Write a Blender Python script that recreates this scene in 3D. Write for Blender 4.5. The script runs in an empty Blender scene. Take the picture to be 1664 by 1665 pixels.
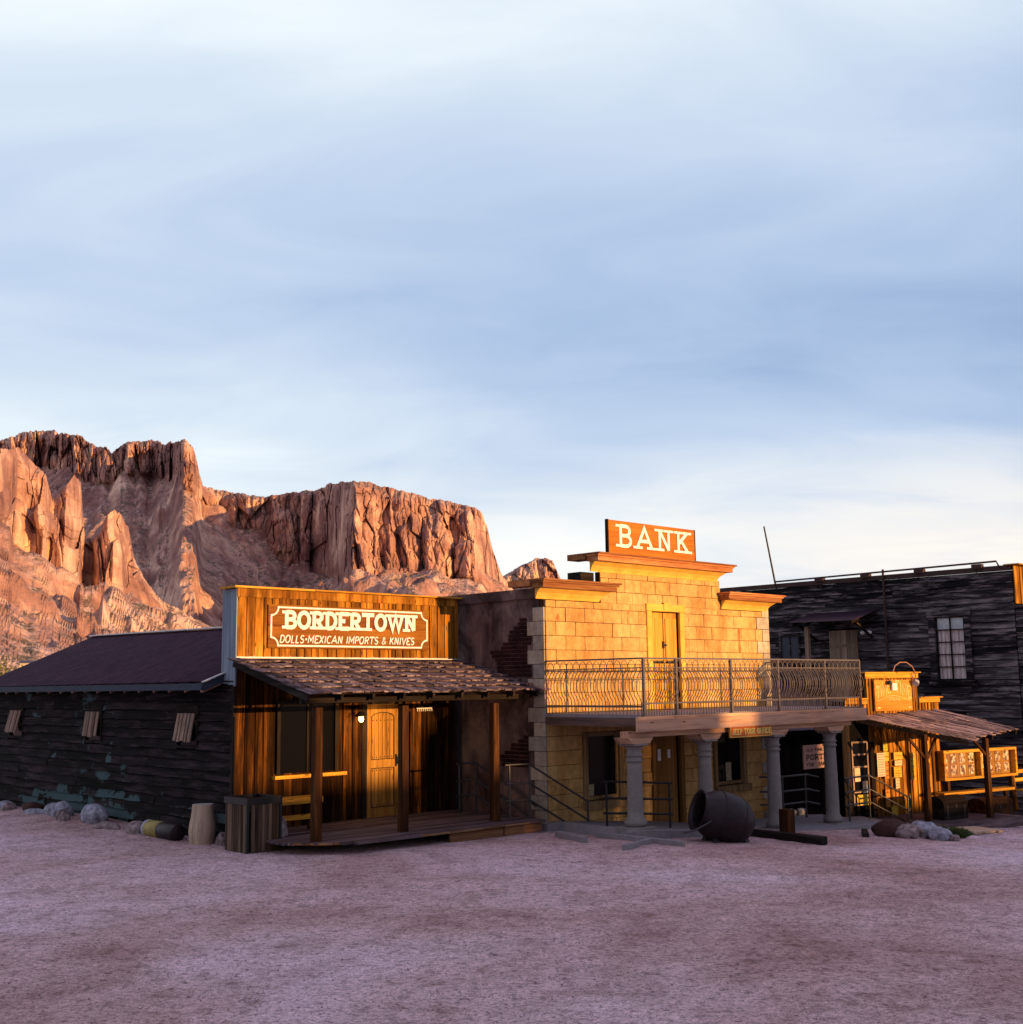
import bpy, math, random
import numpy as np
from mathutils import Vector, Matrix
random.seed(7)
S = bpy.context.scene
R = math.radians
# ---------------------------------------------------------------- camera
CAMH = 2.7
PITCH, ROLL = R(8.22), R(0.69)
c_, s_ = math.cos(PITCH), math.sin(PITCH)
fwd = Vector((0, c_, s_)); r0 = Vector((1, 0, 0)); u0 = Vector((0, -s_, c_))
rgt = r0*math.cos(ROLL) - u0*math.sin(ROLL); upv = r0*math.sin(ROLL) + u0*math.cos(ROLL)
cam = bpy.data.objects.new('camera', bpy.data.cameras.new('camera'))
S.collection.objects.link(cam)
cam.matrix_world = Matrix(((rgt.x, upv.x, -fwd.x, 0), (rgt.y, upv.y, -fwd.y, 0), (rgt.z, upv.z, -fwd.z, CAMH), (0, 0, 0, 1)))
cam.data.sensor_width = 36; cam.data.sensor_fit = 'HORIZONTAL'; cam.data.lens = 36*1950/1664
cam.data.clip_start = 0.1; cam.data.clip_end = 40000
S.camera = cam
# ---------------------------------------------------------------- light
SUN_AZ, SUN_EL = R(128), R(4.5)
sdir = Vector((math.sin(SUN_AZ)*math.cos(SUN_EL), math.cos(SUN_AZ)*math.cos(SUN_EL), math.sin(SUN_EL)))
sl = bpy.data.lights.new('sun', 'SUN'); sl.energy = 5.0; sl.color = (1.0, 0.54, 0.19); sl.angle = R(0.5)
so = bpy.data.objects.new('sun', sl); S.collection.objects.link(so)
so.rotation_euler = sdir.to_track_quat('Z', 'Y').to_euler()
S.view_settings.view_transform = 'Standard'; S.view_settings.look = 'None'; S.view_settings.exposure = 0.66; S.view_settings.gamma = 1

def nd(nt, typ, **kw):
    n = nt.nodes.new(typ)
    for k, v in kw.items():
        if k.startswith('i_'): n.inputs[k[2:].replace('_', ' ')].default_value = v
        else: setattr(n, k, v)
    return n
def ramp(nt, fac, stops, interp='LINEAR'):
    n = nt.nodes.new('ShaderNodeValToRGB'); cr = n.color_ramp; cr.interpolation = interp
    while len(cr.elements) < len(stops): cr.elements.new(0.5)
    for e, (p, c) in zip(cr.elements, stops): e.position = p; e.color = tuple(c)+(1,) if len(c) == 3 else c
    nt.links.new(fac, n.inputs[0]); return n.outputs[0]
def mix(nt, fac, a, b, blend='MIX'):
    n = nt.nodes.new('ShaderNodeMix'); n.data_type = 'RGBA'; n.blend_type = blend
    for sock, v in ((n.inputs[0], fac), (n.inputs[6], a), (n.inputs[7], b)):
        if hasattr(v, 'links'): nt.links.new(v, sock)
        elif isinstance(v, (int, float)): sock.default_value = v
        else: sock.default_value = tuple(v)+(1,) if len(v) == 3 else v
    return n.outputs[2]
def math_(nt, op, a, b=0.0, cl=False):
    n = nt.nodes.new('ShaderNodeMath'); n.operation = op; n.use_clamp = cl
    for s, v in ((n.inputs[0], a), (n.inputs[1], b)):
        if hasattr(v, 'links'): nt.links.new(v, s)
        else: s.default_value = v
    return n.outputs[0]

# ---------------------------------------------------------------- world: physical sky under thin high cloud
w = bpy.data.worlds.new('World'); S.world = w; w.use_nodes = True
nt = w.node_tree; nt.nodes.clear()
sky = nd(nt, 'ShaderNodeTexSky', sky_type='NISHITA', sun_disc=False, sun_elevation=SUN_EL, sun_rotation=SUN_AZ)
bg1 = nd(nt, 'ShaderNodeBackground'); bg1.inputs[1].default_value = 0.10; nt.links.new(sky.outputs[0], bg1.inputs[0])
tc = nd(nt, 'ShaderNodeTexCoord'); sep = nd(nt, 'ShaderNodeSeparateXYZ'); nt.links.new(tc.outputs['Generated'], sep.inputs[0])
X, Y, Z = sep.outputs
den = math_(nt, 'ADD', math_(nt, 'ABSOLUTE', Z), 0.22)
px_ = math_(nt, 'DIVIDE', X, den); py_ = math_(nt, 'DIVIDE', Y, den)
comb = nd(nt, 'ShaderNodeCombineXYZ'); nt.links.new(px_, comb.inputs[0]); nt.links.new(py_, comb.inputs[1])
def cloud(scale, sx, sy, rot, loc, detail=5, rough=0.55, dist=0.6):
    m = nd(nt, 'ShaderNodeMapping'); m.inputs['Scale'].default_value = (sx, sy, 1); m.inputs['Rotation'].default_value = (0, 0, rot); m.inputs['Location'].default_value = loc
    nt.links.new(comb.outputs[0], m.inputs[0])
    n = nd(nt, 'ShaderNodeTexNoise'); n.inputs['Scale'].default_value = scale; n.inputs['Detail'].default_value = detail; n.inputs['Roughness'].default_value = rough; n.inputs['Distortion'].default_value = dist
    nt.links.new(m.outputs[0], n.inputs[0]); return n.outputs[0]
big = cloud(0.75, 0.7, 1.0, 0.35, (3.1, 1.2, 0), 3, 0.45, 0.3)
fine = cloud(2.6, 0.75, 1.35, 0.55, (0.4, 5.2, 0), 6, 0.55, 0.8)
# broad bright bank of cloud high on the left, thicker blue band to the right
dl = math_(nt, 'MULTIPLY_ADD', X, -0.55); dl = math_(nt, 'ADD', dl, math_(nt, 'MULTIPLY', Z, 1.15))
elev = Z
bands = ramp(nt, elev, [(0.0, (0.80,)*3), (0.10, (0.74,)*3), (0.17, (0.60,)*3), (0.27, (0.40,)*3), (0.36, (0.36,)*3), (0.47, (0.62,)*3), (0.56, (0.84,)*3), (1.0, (0.7,)*3)])
v = math_(nt, 'ADD', bands, math_(nt, 'MULTIPLY', math_(nt, 'SUBTRACT', big, 0.5), 1.3))
v = math_(nt, 'ADD', v, math_(nt, 'MULTIPLY', math_(nt, 'SUBTRACT', fine, 0.5), 0.5))
v = math_(nt, 'ADD', v, math_(nt, 'MULTIPLY', X, -0.34), True)
cc = ramp(nt, v, [(0.0, (0.20, 0.28, 0.45)), (0.25, (0.28, 0.37, 0.53)), (0.5, (0.375, 0.455, 0.59)), (0.75, (0.49, 0.56, 0.64)), (1.0, (0.66, 0.70, 0.72))])
# warm cream low down towards the sun side
warmf = math_(nt, 'MULTIPLY', ramp(nt, elev, [(0.0, (1,)*3), (0.09, (0.95,)*3), (0.2, (0.0,)*3)]), math_(nt, 'MULTIPLY_ADD', X, 1.6), True)
warmf = math_(nt, 'MULTIPLY', warmf, ramp(nt, fine, [(0.3, (0.35,)*3), (0.6, (1,)*3)]))
cc = mix(nt, warmf, cc, (0.74, 0.67, 0.60))
cc = mix(nt, ramp(nt, elev, [(0.58, (0,)*3), (0.75, (0.9,)*3)]), cc, (0.46, 0.40, 0.60))  # unseen sky overhead dimmed to lessen the fill light
cc = mix(nt, ramp(nt, math_(nt, 'MULTIPLY_ADD', Y, -1.0), [(0.5, (0,)*3), (0.75, (0.75,)*3)]), cc, (0.22, 0.20, 0.27))  # unseen sky behind the camera darkened to deepen shade on the fronts
hz = ramp(nt, elev, [(0.0, (0.8,)*3), (0.18, (0.0,)*3)])
cc = mix(nt, math_(nt, 'MULTIPLY', hz, 0.55), cc, (0.60, 0.63, 0.67))
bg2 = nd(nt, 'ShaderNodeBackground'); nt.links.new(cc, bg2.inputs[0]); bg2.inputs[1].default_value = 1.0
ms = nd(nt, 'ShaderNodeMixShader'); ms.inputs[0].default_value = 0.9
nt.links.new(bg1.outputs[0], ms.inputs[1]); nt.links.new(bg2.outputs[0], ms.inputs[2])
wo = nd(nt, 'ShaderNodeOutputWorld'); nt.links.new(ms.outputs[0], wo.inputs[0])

# ---------------------------------------------------------------- frames and builders
FR = {'T': (Vector((-4.983, 21.693, 0)), R(43.5)), 'S': (Vector((8.168, 28.351, 0)), R(33.0)), 'W': (Vector((0, 0, 0)), 0.0)}
ORG = {}
def wpos(fr, p):
    o, a = FR[fr]; return o + Matrix.Rotation(a, 3, 'Z') @ Vector(p)
def tag(o, label=None, cat=None, group=None, kind=None):
    if label: o['label'] = label
    if cat: o['category'] = cat
    if group: o['group'] = group
    if kind: o['kind'] = kind
    return o
def thing(name, org, label, cat, fr='T', group=None):
    o = bpy.data.objects.new(name, None); o.empty_display_size = 0.2; S.collection.objects.link(o)
    o.location = wpos(fr, org); o.rotation_euler = (0, 0, FR[fr][1]); ORG[o.name] = (Vector(org), fr)
    return tag(o, label, cat, group)
def copy_tree(o, parent=None):
    c = o.copy(); S.collection.objects.link(c); c.parent = parent
    for ch in list(o.children): copy_tree(ch, c)
    return c
class MB:
    def __init__(s): s.v = []; s.f = []; s.r = []; s.sm = []
    def add(s, vs, fs, r=None, smooth=False):
        b = len(s.v); s.v += [tuple(x) for x in vs]; r = random.random() if r is None else r
        for f in fs: s.f.append([b+i for i in f]); s.r.append(r); s.sm.append(smooth)
    def box(s, a, b, r=None, M=None):
        (x0, y0, z0), (x1, y1, z1) = a, b
        vs = [(x, y, z) for z in (z0, z1) for y in (y0, y1) for x in (x0, x1)]
        if M: vs = [M @ Vector(p) for p in vs]
        s.add(vs, [(0, 2, 3, 1), (4, 5, 7, 6), (0, 1, 5, 4), (2, 6, 7, 3), (0, 4, 6, 2), (1, 3, 7, 5)], r)
    def hexa(s, bot, top, r=None):
        s.add(list(bot)+list(top), [(0, 3, 2, 1), (4, 5, 6, 7), (0, 1, 5, 4), (1, 2, 6, 5), (2, 3, 7, 6), (3, 0, 4, 7)], r)
    def bar(s, p, q, w, h=None, r=None, roll=0):   # rectangular bar from p to q
        p, q = Vector(p), Vector(q); h = h or w; d = (q-p); L = d.length; d.normalize()
        up = Vector((0, 0, 1)) if abs(d.z) < 0.95 else Vector((0, 1, 0))
        a = d.cross(up).normalized(); b = a.cross(d).normalized()
        if roll: m = Matrix.Rotation(roll, 3, d); a = m@a; b = m@b
        vs = [e + a*i*w/2 + b*j*h/2 for e in (p, q) for i, j in ((-1, -1), (1, -1), (1, 1), (-1, 1))]
        s.add(vs, [(0, 1, 2, 3), (7, 6, 5, 4), (0, 4, 5, 1), (1, 5, 6, 2), (2, 6, 7, 3), (3, 7, 4, 0)], r)
    def tube(s, pts, rad, n=8, r=None, caps=True):
        pts = [Vector(p) for p in pts]; rs = rad if isinstance(rad, (list, tuple)) else [rad]*len(pts)
        vs = []; prev = None
        for i, p in enumerate(pts):
            d = (pts[min(i+1, len(pts)-1)] - pts[max(i-1, 0)]).normalized()
            a = d.orthogonal().normalized() if prev is None else (prev - d*prev.dot(d)).normalized()
            prev = a; b = d.cross(a)
            vs += [p + (a*math.cos(2*math.pi*k/n) + b*math.sin(2*math.pi*k/n))*rs[i] for k in range(n)]
        fs = [(i*n+k, i*n+(k+1) % n, (i+1)*n+(k+1) % n, (i+1)*n+k) for i in range(len(pts)-1) for k in range(n)]
        s.add(vs, fs, r, True)
        if caps: 
            b0 = len(vs); s.add(vs[:n], [tuple(range(n))[::-1]], r); s.add(vs[-n:], [tuple(range(n))], r)
    def lathe(s, prof, c=(0, 0, 0), n=24, r=None, M=None, smooth=True):
        vs = []
        for rr, z in prof:
            for k in range(n):
                a = 2*math.pi*k/n; p = Vector((rr*math.cos(a), rr*math.sin(a), z))
                if M: p = M @ p
                vs.append(p + Vector(c))
        fs = [(i*n+k, i*n+(k+1) % n, (i+1)*n+(k+1) % n, (i+1)*n+k) for i in range(len(prof)-1) for k in range(n)]
        s.add(vs, fs, r, smooth)
    def poly(s, pts, ext, r=None):   # flat polygon extruded by vector
        n = len(pts); e = Vector(ext); P = [Vector(p) for p in pts]
        s.add(P + [p+e for p in P], [tuple(range(n))[::-1], tuple(range(n, 2*n))] + [(i, (i+1) % n, n+(i+1) % n, n+i) for i in range(n)], r)
    def build(s, name, mat, parent=None, org=None, fr='T', bevel=0):
        me = bpy.data.meshes.new(name)
        o = bpy.data.objects.new(name, me); S.collection.objects.link(o)
        if parent is not None:
            q = parent
            while q.parent: q = q.parent
            og, fr = ORG[q.name]; o.parent = parent
        else:
            og = Vector(org or (0, 0, 0)); o.location = wpos(fr, og); o.rotation_euler = (0, 0, FR[fr][1]); ORG[o.name] = (og, fr)
        me.from_pydata([(x-og.x, y-og.y, z-og.z) for x, y, z in s.v], [], s.f)
        me.polygons.foreach_set('use_smooth', s.sm)
        at = me.attributes.new('rnd', 'FLOAT', 'FACE'); at.data.foreach_set('value', s.r)
        me.materials.append(mat); me.update()
        if bevel:
            m = o.modifiers.new('bevel', 'BEVEL'); m.width = bevel; m.segments = 1; m.limit_method = 'ANGLE'; m.angle_limit = R(40)
        return o

# ---------------------------------------------------------------- materials
def newmat(name, rough=0.8, spec=0.3):
    m = bpy.data.materials.new(name); m.use_nodes = True; t = m.node_tree; b = t.nodes['Principled BSDF']
    b.inputs['Roughness'].default_value = rough; b.inputs['Specular IOR Level'].default_value = spec
    return m, t, b
def rnd_attr(t): n = nd(t, 'ShaderNodeAttribute', attribute_name='rnd'); return n.outputs['Fac']
def coords(t, scale=(1, 1, 1), off=None, rot=(0, 0, 0), kind='Object'):
    tc = nd(t, 'ShaderNodeTexCoord'); m = nd(t, 'ShaderNodeMapping'); m.inputs['Scale'].default_value = scale; m.inputs['Rotation'].default_value = rot
    t.links.new(tc.outputs[kind], m.inputs[0])
    if off is not None:
        c = nd(t, 'ShaderNodeCombineXYZ')
        for i in range(3): t.links.new(math_(t, 'MULTIPLY', off, 37.0+i*11), c.inputs[i])
        t.links.new(c.outputs[0], m.inputs['Location'])
    return m.outputs[0]
def noise(t, vec, scale, detail=4, rough=0.6, dist=0):
    n = nd(t, 'ShaderNodeTexNoise'); n.inputs['Scale'].default_value = scale; n.inputs['Detail'].default_value = detail; n.inputs['Roughness'].default_value = rough; n.inputs['Distortion'].default_value = dist
    t.links.new(vec, n.inputs[0]); return n.outputs[0]
def bump(t, b, h, strength=0.5, dist=0.02):
    n = nd(t, 'ShaderNodeBump'); n.inputs['Strength'].default_value = strength; n.inputs['Distance'].default_value = dist
    t.links.new(h, n.inputs['Height']); t.links.new(n.outputs[0], b.inputs['Normal'])
def wood(name, dark, mid, light, axis='z', vary=0.5, rough=0.75, worn=0.0, worncol=(0.3, 0.3, 0.32), knots=0.0, bs=0.5, stain=0.0):
    m, t, b = newmat(name, rough, 0.06)
    r = rnd_attr(t); sc = {'x': (0.06, 1, 1), 'y': (1, 0.06, 1), 'z': (1, 1, 0.06)}[axis]
    v = coords(t, sc, r)
    g = noise(t, v, 22, 6, 0.65, 0.4); g2 = noise(t, v, 5, 3, 0.5, 0.8)
    f = math_(t, 'ADD', math_(t, 'MULTIPLY', g, 0.55), math_(t, 'MULTIPLY', g2, 0.45))
    col = ramp(t, f, [(0.34, dark), (0.5, mid), (0.66, light)])
    rr = math_(t, 'FRACT', math_(t, 'MULTIPLY', r, 7.31))
    col = mix(t, 1.0, col, ramp(t, rr, [(0, (1-vary,)*3), (1, (1+vary*0.35,)*3)]), 'MULTIPLY')
    if stain:
        st = noise(t, coords(t, (1, 1, 0.25)), 2.3, 4, 0.6)
        col = mix(t, ramp(t, st, [(0.46, (0,)*3), (0.64, (stain,)*3)]), col, dark)
    if knots:
        vo = nd(t, 'ShaderNodeTexVoronoi', feature='F1'); vo.inputs['Scale'].default_value = 1.0
        sk = {'x': (2.2, 9, 9), 'y': (9, 2.2, 9), 'z': (9, 9, 2.2)}[axis]
        t.links.new(coords(t, sk, r), vo.inputs[0])
        col = mix(t, math_(t, 'MULTIPLY', ramp(t, vo.outputs['Distance'], [(0.06, (1,)*3), (0.17, (0,)*3)]), knots), col, tuple(x*0.35 for x in dark))
    if worn:
        wn = noise(t, coords(t, {'x': (0.25, 1, 2), 'y': (1, 0.25, 2), 'z': (1, 1, 0.25)}[axis], r), 3.5, 6, 0.7)
        col = mix(t, ramp(t, wn, [(0.5, (0,)*3), (0.66, (worn,)*3)]), col, worncol)
    t.links.new(col, b.inputs['Base Color']); bump(t, b, f, bs, 0.01)
    return m
def plain(name, col, rough=0.7, metal=0.0, var=0.25, scale=6, spec=0.12, bs=0.15, col2=None):
    m, t, b = newmat(name, rough, spec); b.inputs['Metallic'].default_value = metal
    n = noise(t, coords(t), scale, 5, 0.65); c2 = col2 or tuple(x*(1-var) for x in col)
    t.links.new(ramp(t, n, [(0.35, c2), (0.65, col)]), b.inputs['Base Color']); bump(t, b, n, bs, 0.01)
    return m
M = {}
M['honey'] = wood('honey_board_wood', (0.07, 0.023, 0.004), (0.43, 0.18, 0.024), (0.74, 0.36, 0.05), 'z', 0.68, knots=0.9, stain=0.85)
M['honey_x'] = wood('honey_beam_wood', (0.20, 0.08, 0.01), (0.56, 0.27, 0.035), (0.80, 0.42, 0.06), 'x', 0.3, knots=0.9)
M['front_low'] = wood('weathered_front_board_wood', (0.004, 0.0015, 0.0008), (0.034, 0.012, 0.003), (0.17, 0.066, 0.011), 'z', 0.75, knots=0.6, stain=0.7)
M['post'] = wood('rough_post_wood', (0.012, 0.005, 0.003), (0.05, 0.02, 0.008), (0.13, 0.055, 0.018), 'z', 0.2, knots=0.6)
M['dark'] = wood('old_dark_beam_wood', (0.005, 0.004, 0.004), (0.018, 0.013, 0.012), (0.045, 0.033, 0.028), 'x', 0.4)
M['dark_y'] = wood('old_dark_rafter_wood', (0.005, 0.004, 0.004), (0.02, 0.015, 0.014), (0.05, 0.04, 0.036), 'y', 0.4)
M['dark_z'] = wood('old_dark_upright_wood', (0.005, 0.004, 0.004), (0.018, 0.013, 0.012), (0.045, 0.033, 0.028), 'z', 0.4)
M['bluegrey'] = wood('bluish_trim_board', (0.11, 0.15, 0.19), (0.20, 0.26, 0.32), (0.30, 0.36, 0.42), 'z', 0.1)  # bluish tone for the side boards of the false front
M['deck'] = wood('grey_deck_wood', (0.035, 0.025, 0.028), (0.12, 0.085, 0.092), (0.22, 0.165, 0.18), 'x', 0.45)
M['shingle'] = wood('wood_shingle', (0.025, 0.017, 0.02), (0.10, 0.068, 0.075), (0.24, 0.175, 0.19), 'y', 0.65, worn=0.6, worncol=(0.36, 0.30, 0.33))
M['beam'] = wood('pine_beam_wood', (0.25, 0.14, 0.09), (0.50, 0.30, 0.20), (0.62, 0.39, 0.26), 'x', 0.15, knots=0.95)
M['beamdark'] = wood('shaded_side_beam_wood', (0.06, 0.04, 0.035), (0.13, 0.085, 0.07), (0.2, 0.13, 0.10), 'y', 0.15)  # darker copy of the beam wood, with shade put into its colour
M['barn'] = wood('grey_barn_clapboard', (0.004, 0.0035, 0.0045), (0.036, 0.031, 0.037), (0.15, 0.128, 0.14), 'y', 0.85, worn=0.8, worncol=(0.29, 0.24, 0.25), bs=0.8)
M['shake'] = wood('brittle_roof_board_wood', (0.05, 0.035, 0.035), (0.25, 0.17, 0.17), (0.46, 0.33, 0.31), 'y', 0.6, worn=0.7, worncol=(0.55, 0.38, 0.32))
M['door'] = wood('knotty_alder_door_wood', (0.14, 0.065, 0.015), (0.30, 0.15, 0.035), (0.42, 0.23, 0.06), 'z', 0.15, knots=0.6)
M['upperdoor'] = wood('yellow_shutter_door_wood', (0.28, 0.13, 0.02), (0.5, 0.27, 0.05), (0.62, 0.36, 0.08), 'z', 0.25)
M['bankdoor'] = wood('brown_bank_door_wood', (0.14, 0.065, 0.02), (0.24, 0.12, 0.035), (0.32, 0.17, 0.06), 'z', 0.15)
M['greydoor'] = wood('bleached_door_wood', (0.14, 0.10, 0.08), (0.30, 0.22, 0.16), (0.42, 0.32, 0.24), 'z', 0.35)
M['shutter'] = wood('bleached_shutter_wood', (0.10, 0.065, 0.05), (0.26, 0.18, 0.135), (0.38, 0.27, 0.21), 'z', 0.4, worn=0.4, worncol=(0.45, 0.36, 0.32))
M['corn_top'] = wood('reddish_cornice_cap_wood', (0.22, 0.06, 0.02), (0.42, 0.17, 0.07), (0.62, 0.34, 0.14), 'x', 0.5)
M['cove'] = plain('painted_cove_moulding', (0.72, 0.46, 0.10), 0.7, col2=(0.58, 0.34, 0.06), scale=3)
M['signwood'] = wood('stained_sign_plank', (0.26, 0.085, 0.015), (0.42, 0.15, 0.025), (0.52, 0.21, 0.04), 'x', 0.25)
M['bordersign'] = wood('brown_sign_plank', (0.16, 0.05, 0.012), (0.28, 0.11, 0.022), (0.40, 0.18, 0.035), 'x', 0.35)
M['white'] = plain('white_sign_paint', (0.86, 0.84, 0.88), 0.7, scale=14, col2=(0.68, 0.62, 0.60))
M['iron'] = plain('painted_wrought_iron', (0.11, 0.093, 0.092), 0.4, 0.0, 0.2, spec=0.4)
M['rust'] = plain('rusty_iron', (0.028, 0.015, 0.02), 0.55, 0.3, 0.5, 9, 0.4, 0.3)
M['blackiron'] = plain('black_iron', (0.02, 0.018, 0.02), 0.45, 0.3, spec=0.4)
M['pipe'] = plain('galvanised_pipe_rail', (0.09, 0.085, 0.088), 0.34, 0.75, 0.25, spec=0.5)
M['rustpipe'] = plain('rusty_brown_pipe', (0.07, 0.04, 0.035), 0.6, 0.2)
M['column'] = plain('cast_stone_column', (0.23, 0.21, 0.20), 0.8, var=0.18, scale=12)
M['concrete'] = plain('pale_concrete', (0.25, 0.23, 0.25), 0.85, var=0.2, scale=7, bs=0.3)
M['flash'] = plain('galvanised_flashing', (0.62, 0.60, 0.62), 0.45, 0.4)
M['fascia'] = plain('dark_blue_fascia_paint', (0.035, 0.05, 0.075), 0.6)
M['roofmetal'] = plain('brown_corrugated_steel', (0.045, 0.022, 0.038), 0.5, 0.15, 0.25, 1.5, 0.4, 0.0)
M['rockm'] = plain('desert_rock', (0.36, 0.29, 0.29), 0.9, scale=9, col2=(0.10, 0.07, 0.07), bs=0.6)
M['rockg'] = plain('blue_grey_rock', (0.40, 0.42, 0.50), 0.9, scale=7, col2=(0.14, 0.13, 0.16), bs=0.6)
M['rockd'] = plain('dark_red_rock', (0.07, 0.035, 0.03), 0.9, scale=8, bs=0.5)
M['stump'] = wood('bleached_log_wood', (0.20, 0.14, 0.10), (0.45, 0.34, 0.25), (0.58, 0.46, 0.35), 'z', 0.1, rough=0.85, stain=0.3)
M['stumptop'] = plain('pale_cut_log_end', (0.42, 0.40, 0.40), 0.85)
M['black'] = plain('unlit_interior', (0.006, 0.006, 0.007), 0.9, bs=0, spec=0)
def glassm(name, tint, rough=0.1, spec=0.09):
    m, t, b = newmat(name, rough, spec); b.inputs['Base Color'].default_value = tuple(tint)+(1,); return m
M['pane'] = glassm('dark_window_glass', (0.004, 0.004, 0.005))
M['wirered'] = plain('reddish_cable', (0.35, 0.18, 0.12), 0.6)
def clear_glass():
    m = bpy.data.materials.new('clear_window_glass'); m.use_nodes = True; t = m.node_tree; t.nodes.clear()
    a = nd(t, 'ShaderNodeBsdfTransparent'); g = nd(t, 'ShaderNodeBsdfGlossy'); g.inputs['Roughness'].default_value = 0.05; fr = nd(t, 'ShaderNodeFresnel'); fr.inputs[0].default_value = 1.5
    mx = nd(t, 'ShaderNodeMixShader'); o = nd(t, 'ShaderNodeOutputMaterial')
    lw = nd(t, 'ShaderNodeLayerWeight'); t.links.new(math_(t, 'ADD', math_(t, 'MULTIPLY', math_(t, 'POWER', lw.outputs['Facing'], 4.0), 0.7), 0.03, True), mx.inputs[0]); t.links.new(a.outputs[0], mx.inputs[1]); t.links.new(g.outputs[0], mx.inputs[2]); t.links.new(mx.outputs[0], o.inputs[0])
    return m
M['clear'] = clear_glass()
# stone blocks with warm tone per block
def blockmat(name, c0, c1, c2):
    m, t, b = newmat(name, 0.85, 0.1); r = rnd_attr(t)
    col = ramp(t, r, [(0, c0), (0.5, c1), (1, c2)])
    n = noise(t, coords(t, (1, 1, 1), r), 7, 6, 0.65); col = mix(t, 1.0, col, ramp(t, n, [(0.3, (0.66,)*3), (0.7, (1.1,)*3)]), 'MULTIPLY')
    big_ = noise(t, coords(t, (1, 1, .35)), 1.3, 5, 0.65, .5); col = mix(t, 1.0, col, ramp(t, big_, [(0.36, (0.74, .66, .60)), (0.56, (1.03,)*3)]), 'MULTIPLY')
    t.links.new(col, b.inputs['Base Color']); bump(t, b, noise(t, coords(t), 16, 6, 0.7), 0.8, 0.03); return m
M['block'] = blockmat('tan_stone_block', (0.54, 0.325, 0.115), (0.60, 0.375, 0.145), (0.64, 0.42, 0.175))
M['quoin'] = blockmat('pale_quoin_stone', (0.36, 0.34, 0.31), (0.46, 0.42, 0.36), (0.54, 0.49, 0.38))
M['mortar'] = plain('dark_mortar', (0.06, 0.032, 0.018), 0.9)
M['lbrick'] = blockmat('dark_red_brick', (0.02, 0.008, 0.01), (0.035, 0.013, 0.014), (0.05, 0.019, 0.018))
M['streak'] = plain('rust_streak', (0.46, 0.17, 0.05), 0.85, col2=(0.55, 0.32, 0.15), scale=5)
def stucco():
    m, t, b = newmat('stained_stucco', 0.9, 0.08)
    n = noise(t, coords(t, (1, 1, 0.6)), 1.6, 6, 0.65, 0.6); n2 = noise(t, coords(t), 9, 5, 0.7)
    col = ramp(t, n, [(0.36, (0.05, 0.032, 0.032)), (0.50, (0.14, 0.095, 0.092)), (0.66, (0.25, 0.175, 0.155))])
    col = mix(t, 0.5, col, ramp(t, n2, [(0.3, (0.5,)*3), (0.7, (1,)*3)]), 'MULTIPLY')
    t.links.new(col, b.inputs['Base Color']); bump(t, b, n2, 0.4, 0.01); return m
M['stucco'] = stucco()
def logwall():
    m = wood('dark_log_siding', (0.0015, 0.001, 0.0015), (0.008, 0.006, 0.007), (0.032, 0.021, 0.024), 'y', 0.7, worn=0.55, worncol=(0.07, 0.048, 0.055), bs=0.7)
    t = m.node_tree; b = t.nodes['Principled BSDF']; old = b.inputs['Base Color'].links[0].from_socket
    # flaking teal paint low on the wall
    n = noise(t, coords(t, (1, 0.32, 0.5), math_(t, 'MULTIPLY', rnd_attr(t), 0.012)), 2.2, 4, 0.6, 0.4)
    n = math_(t, 'ADD', n, math_(t, 'MULTIPLY', noise(t, coords(t, (1, 0.6, 1)), 9, 4, 0.7), 0.25))
    tcn = nd(t, 'ShaderNodeTexCoord'); sp = nd(t, 'ShaderNodeSeparateXYZ'); t.links.new(tcn.outputs['Object'], sp.inputs[0])
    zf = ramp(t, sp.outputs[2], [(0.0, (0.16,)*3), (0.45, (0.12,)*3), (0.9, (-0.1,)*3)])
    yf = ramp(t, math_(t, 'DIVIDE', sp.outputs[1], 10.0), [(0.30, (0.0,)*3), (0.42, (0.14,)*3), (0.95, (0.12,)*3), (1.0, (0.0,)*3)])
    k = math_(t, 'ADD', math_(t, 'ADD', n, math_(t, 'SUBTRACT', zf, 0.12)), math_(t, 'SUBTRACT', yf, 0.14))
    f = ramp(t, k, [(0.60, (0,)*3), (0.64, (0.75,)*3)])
    t.links.new(mix(t, f, old, (0.065, 0.115, 0.125)), b.inputs['Base Color']); return m
M['log'] = logwall()
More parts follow.
